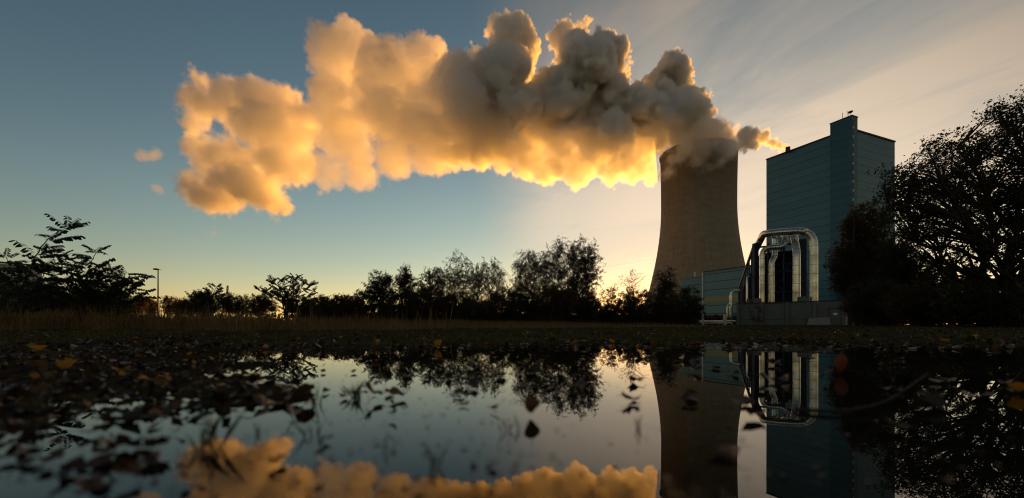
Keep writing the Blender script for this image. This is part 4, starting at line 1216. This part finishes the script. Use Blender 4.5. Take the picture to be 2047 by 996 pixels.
for x, y, s_, mk, lab, tl_, yw in [
    (135, 742, 34, 'leaf_yellow', 'bright yellow leaf propped up among dark leaves in the mud', .7, 2.9), (238, 760, 22, 'leaf_yellow', 'dull yellow leaf standing beside the bright yellow one', .8, 1.2), (292, 764, 30, 'leaf_yellow', 'flat lying yellow leaf next to the dull yellow one', .2, .3),
    (72, 708, 24, 'leaf_yellow', 'yellow leaf alone farther back in the dark mud', .7, 2.0), (745, 800, 46, 'leaf_brown', 'brownish yellow leaf lying beside the grass tuft in the puddle', .5, .4), (1066, 836, 40, 'leaf_brown', 'dark brown leaf standing on edge in the open water', 1.1, 1.9),
    (1686, 750, 46, 'leaf_red', 'red veined leaf standing upright in the reflection of the pipes', 1.2, 1.4), (585, 834, 36, 'leaf_dark', 'curled black leaf floating alone in the puddle', .3, .2), (2040, 790, 44, 'leaf_yellow', 'large blurred yellow leaf at the edge of the puddle', .4, 1.1),
    (1262, 806, 40, 'leaf_brown', 'small pale brown leaf floating on the tower reflection edge', 0, .1), (1790, 862, 55, 'leaf_dark', 'large blurred dark leaf floating near the curved twig', .2, .6), (1510, 838, 50, 'leaf_brown', 'pale leaf floating over the reflection of the building', 0, .2), (1450, 912, 60, 'leaf_brown', 'broad blurred leaf floating over the tower reflection', 0, 2.9),
    (545, 806, 84, 'leaf_brown', 'long brown leaf lying flat across the water', 0, .1), (604, 797, 60, 'leaf_brown', 'brown leaf overlapping the tip of the long flat one', .12, 2.9), (375, 694, 16, 'leaf_yellow', 'small yellow leaf by the glittering wet patch', .7, 1.2), (877, 697, 22, 'leaf_yellow', 'orange yellow leaf upright at the far shore of the puddle', .9, 2.2),
    (1224, 684, 14, 'leaf_yellow', 'yellow leaf on the far shore below the tower', .7, .8), (1950, 682, 14, 'leaf_yellow', 'yellow leaf on edge on the gravel below the large tree', 1.1, 1.3), (1890, 684, 18, 'leaf_yellow', 'dull yellow leaf flat on the gravel below the large tree', .3, .3), (1570, 676, 11, 'leaf_yellow', 'pale yellow leaf on the gravel below the pipes', .5, .5), (757, 692, 12, 'leaf_yellow', 'yellow leaf at the waterline under the rounded tree', .7, 2.5)]:
    put_leaf(x, y, s_, mk, lab, None, tl_, 2 if mk == 'leaf_red' else None, 0.0, yw)
nn_ = 0
while nn_ < 170:
    x = 1000 * lrng.uniform() ** 1.15 - 10; y = 690 + 306 * lrng.uniform() ** 1.5
    if x > 420 + (y < 800) * 500 * lrng.uniform() and lrng.uniform() < .8: continue
    d = (y - HZ)
    if y > 840 and x > 330 and lrng.uniform() < .6: continue
    sz = min(d * lrng.uniform(.09, .24), 24 if x > 330 else 44)
    dark = lrng.uniform() < .62
    put_leaf(x, y, sz, 'leaf_dark' if dark else 'leaf_brown', 'sodden blackish leaf among many in the shallow muddy water' if dark else 'sodden brown leaf among many in the shallow muddy water', 'dark leaves floating in the shallows' if dark else 'brown leaves floating in the shallows', lrng.choice([0, 0, .15, .5]))
    nn_ += 1
nn_ = 0
while nn_ < 130:
    x = lrng.uniform(640, 2047); y = 688 + 130 * lrng.uniform() ** 2.4
    sz = (y - HZ) * lrng.uniform(.12, .36)
    put_leaf(x, y, sz, 'leaf_brown' if lrng.uniform() < .6 else 'leaf_dark', 'small flat leaf floating near the far shore of the puddle', 'leaves floating near the far shore', 0)
    nn_ += 1
# litter too far off to count
n = 2600
yy = lrng.uniform(0, 1, n) ** 1.4 * 14 + 2.3; X = lrng.uniform(-1.3, 1.3, n) * yy
Z = np.maximum(ground_z(X, yy), 0) + .006
n2 = 2600
y2 = lrng.uniform(.42, 2.6, n2); X2 = -lrng.uniform(.38, 1.35, n2) * y2
z2 = ground_z(X2, y2); k2 = z2 > -.004
X = np.concatenate([X, X2[k2]]); yy = np.concatenate([yy, y2[k2]]); Z = np.concatenate([Z, np.maximum(z2[k2], 0) + .004])
V, Fc = leaf_quads(np.stack([X, yy, Z], 1), 1.0, lrng, flat=.75, aspect=.8)
V = V.reshape(-1, 4, 3); c0_ = V[:, :1]; V = (c0_ + (V - c0_) * np.where(np.arange(len(X)) < n, .05, .022)[:, None, None]).reshape(-1, 3)
lit = leaf_mat('leaf_litter', [(0.022, 0.015, 0.009), (0.055, 0.034, 0.017), (0.022, 0.014, 0.008), (0.05, 0.028, 0.013), (0.018, 0.012, 0.008), (0.035, 0.021, 0.012), (0.026, 0.016, 0.009), (0.14, 0.085, 0.045), (0.02, 0.013, 0.008), (0.03, 0.02, 0.01), (0.035, 0.021, 0.01), (0.02, 0.013, 0.008), (0.40, 0.19, 0.025)], .2, .35)
V[:, 2] = np.maximum(V[:, 2], .003)
so = np_mesh('leaf_litter', V, Fc, lit)
tag(so, 'countless small fallen leaves scattered over the far shore and gravel', 'leaf litter', kind='stuff')

# specks of chaff on the water
n = 900
yd = 688 + 300 * lrng.uniform(0, 1, n) ** 1.9; xd = np.where(lrng.uniform(0, 1, n) < .65, lrng.uniform(0, 1050, n), lrng.uniform(600, 2047, n))
Yd = CAM_H * F / (yd - HZ); Xd = (xd - CX) / F * Yd
V, Fc = leaf_quads(np.stack([Xd, Yd, np.full(n, .002)], 1), .009, lrng, flat=1.0, aspect=.6)
V[:, 2] = .0015 + .0015 * lrng.uniform(0, 1, len(V))
so = np_mesh('floating_chaff', V, Fc, lit)
tag(so, 'tiny specks of chaff floating on the still puddle', 'debris', kind='stuff')

# tufts standing in the water
def tuft(x, y, hpx, nb, label, seed):
    rng = np.random.default_rng(seed)
    Yd = CAM_H * F / (y - HZ); p = px(x, HZ, Yd)
    h = hpx * .88 / F * Yd
    P = np.stack([p.x + rng.normal(size=nb) * h * .14, Yd + rng.normal(size=nb) * h * .1, np.full(nb, -.006)], 1)
    o = blades('grass_tuft', P, h * rng.uniform(.45, 1.1, nb) + .006, np.full(nb, h * .028 + .0004), M['grass_green'], seed, .9, label, 'grass tuft', kind=None, group='grass tufts in the puddle')
for i, (x, y, h, nb, lab) in enumerate([(714, 796, 48, 26, 'dense green grass tuft rising from the water'), (636, 808, 50, 12, 'thin grass tuft by the long brown leaves'), (622, 868, 44, 10, 'sparse blurred grass tuft amid floating leaves'), (772, 900, 50, 6, 'short stubby grass stem standing alone in open water'), (516, 868, 40, 7, 'few grass blades beside the curled black leaf'), (1010, 862, 46, 5, 'pair of thin grass blades beside the upright brown leaf'), (1042, 866, 36, 5, 'tiny grass tuft just below the upright brown leaf'), (1276, 856, 34, 6, 'tiny tuft beside the edge of the tower reflection'), (870, 935, 60, 6, 'very blurred grass blades over the cloud reflection'), (420, 900, 90, 12, 'tall blurred blades leaning over the shallow water'), (80, 830, 70, 16, 'blurred grass tuft in the dark mud near the yellow leaf'), (300, 800, 50, 14, 'low grass tuft among the black leaves')]):
    tuft(x, y, h, nb, lab, 300 + i)
# curved twig lying in the water on the near side
mb = MB(); q = [px(1570, 820, .58), px(1680, 838, .6), px(1780, 826, .62), px(1850, 760, .64)]
q = [Vector((a.x, a.y, max(.004, b_))) for a, b_ in zip([px(1590, HZ, .62), px(1680, HZ, .60), px(1770, HZ, .63), px(1855, HZ, .70)], (.004, .005, .012, .05))]
pts = arc_path(q, .05, 6)
mb.tube(pts, [.0032 - .0022 * i / len(pts) for i in range(len(pts))], 8); so = mb.build('curved_twig', M['bark'], None, True)
tag(so, 'blurred curved twig reaching out of the dark water', 'twig')

# ---------------------------------------------------------------- steam and clouds
# puffs of the plume: photograph column, row, radius in pixels, depth in metres
PLUME = [
 (1415,270,28,402),(1355,262,30,402),(1400,272,28,402),(1440,276,16,402),(1400,260,24,405),
 (1372,222,34,410),(1338,166,43,412),(1325,150,30,414),(1312,180,36,410),(1340,235,55,405),(1300,240,50,405),(1288,222,30,405),(1368,252,42,400),(1372,190,18,415),(1318,272,26,400),(1380,268,36,404),
 (1265,240,48,400),(1228,210,46,402),(1210,140,46,405),(1150,110,44,405),(1130,66,30,405),(1205,95,26,405),(1160,180,70,400),(1100,190,50,400),(1078,190,34,402),(1130,238,58,395),(1200,252,46,392),
 (1050,220,60,398),(1020,115,50,402),(1000,68,32,402),(1050,100,30,402),(955,135,42,402),(975,180,70,398),(950,260,70,392),(1000,275,42,390),
 (905,150,40,402),(860,115,42,402),(880,200,75,395),(860,280,70,388),(800,130,56,398),(775,125,34,398),(820,220,70,392),(790,300,60,386),(800,340,24,384),
 (740,200,60,394),(705,100,48,400),(700,66,26,400),(738,92,28,400),(665,135,46,400),(670,210,56,394),(690,290,60,388),(660,340,38,384),(720,345,36,384),(648,275,34,388),(655,92,20,400),
]
TAIL = [
 (605,240,30,392),(602,290,26,390),(612,330,24,388),(430,272,14,390),(470,258,18,390),(462,288,16,390),
 (585,235,28,392),(570,205,36,394),(520,205,46,394),(470,195,42,394),(430,215,36,394),(402,165,20,394),(395,205,28,394),(392,250,20,392),(405,300,30,390),(520,260,46,390),(560,270,46,388),(488,318,34,388),(430,330,46,386),(385,375,34,384),(440,390,38,384),(500,370,48,384),(560,330,46,386),(540,390,30,384),(592,305,20,388),(590,350,26,386),
]
def puff_list(data, k=1.0, extra=2):
    out_ = []
    for x, y, r, Y in data:
        srng = np.random.default_rng(x * 7919 + y * 31 + r)
        p = px(x, y, Y); q = r / F * Y
        out_.append((p, q * k))
        for j in range(extra):
            out_.append((p + Vector((srng.normal() * q * .3, (1 if j else -1) * q * .7 + srng.normal() * 3, srng.normal() * q * .25)), q * .8 * k))
    return out_
def finish(ob, mat, parent=None):
    g = ob.modifiers[0].node_group
    sm = g.nodes.new('GeometryNodeSetMaterial'); sm.inputs['Material'].default_value = mat
    go = [x for x in g.nodes if x.bl_idname == 'NodeGroupOutput'][0]; src = go.inputs[0].links[0].from_socket
    g.links.new(src, sm.inputs[0]); g.links.new(sm.outputs[0], go.inputs[0])
    ob.data.materials.append(mat)
    if parent:
        ob.parent = parent; ob.matrix_parent_inverse = Matrix.Translation(-parent.location)
    return ob
def vapour(name, density, aniso=.5):
    m, n, l, o = new_mat(name)
    v = N(n, 'ShaderNodeVolumePrincipled'); v.inputs['Color'].default_value = (1, 1, 1, 1); v.inputs['Density'].default_value = density; v.inputs['Anisotropy'].default_value = aniso
    l.new(v.outputs[0], o.inputs['Volume'])
    return m
VX = 1.25
CL = [4, 6, 8, 11, 15, 20, 26, 33]
BUMP = [(28, 11, 'v'), (14, 9, 'v'), (7, 6, 'v'), (3.6, 3.2, 'v'), (3.0, 4.5, 'n')]
FRINGE = [(1300,330,24,384),(1285,300,30,384),(1265,335,26,384),(1235,325,32,384),(1200,305,36,386),(1190,338,22,384),(1160,318,32,385),(1120,308,38,386),(1095,340,30,384),(1060,318,38,386),(1030,298,38,388),(1075,278,32,388),(1120,272,28,388),(1180,280,28,388),(1288,272,20,384),(1245,290,32,386),(1005,315,28,386),(960,310,30,386),(910,310,30,386),(1140,345,16,384),(1270,355,12,384)]
pt = thing('steam_plume', 'huge sunlit orange and grey steam plume billowing out of the cooling tower', 'steam plume', px(1397, 285, 415))
finish(steam_volume('steam', puff_list(PLUME), VX, CL, 1.0, BUMP, thin=(-75, .24, 110, 2.3), soft=1.5, smooth=3.0), vapour('dense_steam', .32, .4), pt)
finish(steam_volume('steam_tail', puff_list(TAIL), 1.35, CL, 5.0, [(30, 16, 'n'), (13, 26, 'n'), (6.5, 16, 'n'), (6, 4, 'v')], soft=6.0), vapour('thin_steam', .15), pt)
finish(steam_volume('steam_fringe', puff_list(FRINGE, 1.1), 1.2, CL, 7.0, [(22, 9, 'v'), (10, 7, 'v'), (5, 4, 'v'), (3.0, 5.0, 'n')], soft=1.8, smooth=3.0), vapour('sunlit_steam', .12, .6), pt)
WISP = [(1345,258,24,379),(1390,272,26,377),(1425,264,24,379),(1452,285,24,375),(1320,300,22,375),(1365,300,22,374),(1410,292,24,374),(1335, 290, 22, 374), (1350, 262, 18, 376), (1322, 275, 18, 376), (1368, 290, 20, 373), (1400, 305, 22, 372), (1430, 290, 22, 371), (1455, 300, 20, 370), (1385, 325, 14, 371), (1345, 325, 16, 371), (1335, 350, 10, 370), (1420, 265, 20, 374), (1405, 335, 8, 371), (1312, 300, 14, 378), (1440, 320, 12, 369)]
finish(steam_volume('steam_wisp', puff_list(WISP, 1.25, 1), 1.0, CL, 9.0, [(14, 18, 'n'), (7, 14, 'n'), (4, 3, 'v'), (2.5, 6, 'n')], soft=6.0, warp=6.0, smooth=4.0), vapour('falling_steam', .085), pt)
SM = [(1571, 296, 5, 268), (1565, 297, 6, 268), (1556, 293, 7, 268), (1546, 290, 8, 269), (1537, 284, 9, 270), (1527, 277, 10, 271), (1517, 276, 11, 272), (1505, 271, 12, 273), (1493, 268, 12, 274), (1482, 268, 9, 275), (1498, 288, 11, 274), (1488, 299, 9, 275), (1514, 296, 6, 273), (1476, 274, 8, 276), (1487, 284, 13, 275), (1500, 279, 12, 274)]
so = finish(steam_volume('flue_smoke', puff_list(SM, 1.15, 1), 0.6, [1, 1.5, 2, 3, 4, 5, 6], 14.0, [(5, 2.6, 'v'), (2.4, 1.4, 'v'), (2.4, 3, 'n')], soft=1.5, warp=2.0, smooth=1.5), vapour('flue_vapour', .7))
tag(so, 'small curl of brown and gold smoke drifting from the flue on the boiler house', 'smoke')
for nm, lab, lst in (('cloud_wisp', 'small peach wisp of cloud left of the steam tail', [(300, 312, 12, 600), (285, 315, 8, 600), (316, 306, 8, 600)]), ('cloud_wisp', 'tiny peach wisp of cloud low beside the steam tail', [(313, 378, 8, 600), (322, 382, 6, 600)]), ('cloud_wisp', 'faintest orange wisp of cloud below the steam tail', [(401, 460, 5, 600), (408, 464, 4, 600), (432, 468, 4, 600)])):
    so = finish(steam_volume(nm, puff_list(lst, 1.3, 1), 1.2, [3, 4, 6, 8, 10], 3.0 + len(lab), [(14, 18, 'n'), (5, 9, 'n')], soft=5.0), vapour('cloud_vapour', .035))
    tag(so, lab.replace('left of', 'floating beyond'), 'cloud', 'peach cloud wisps')
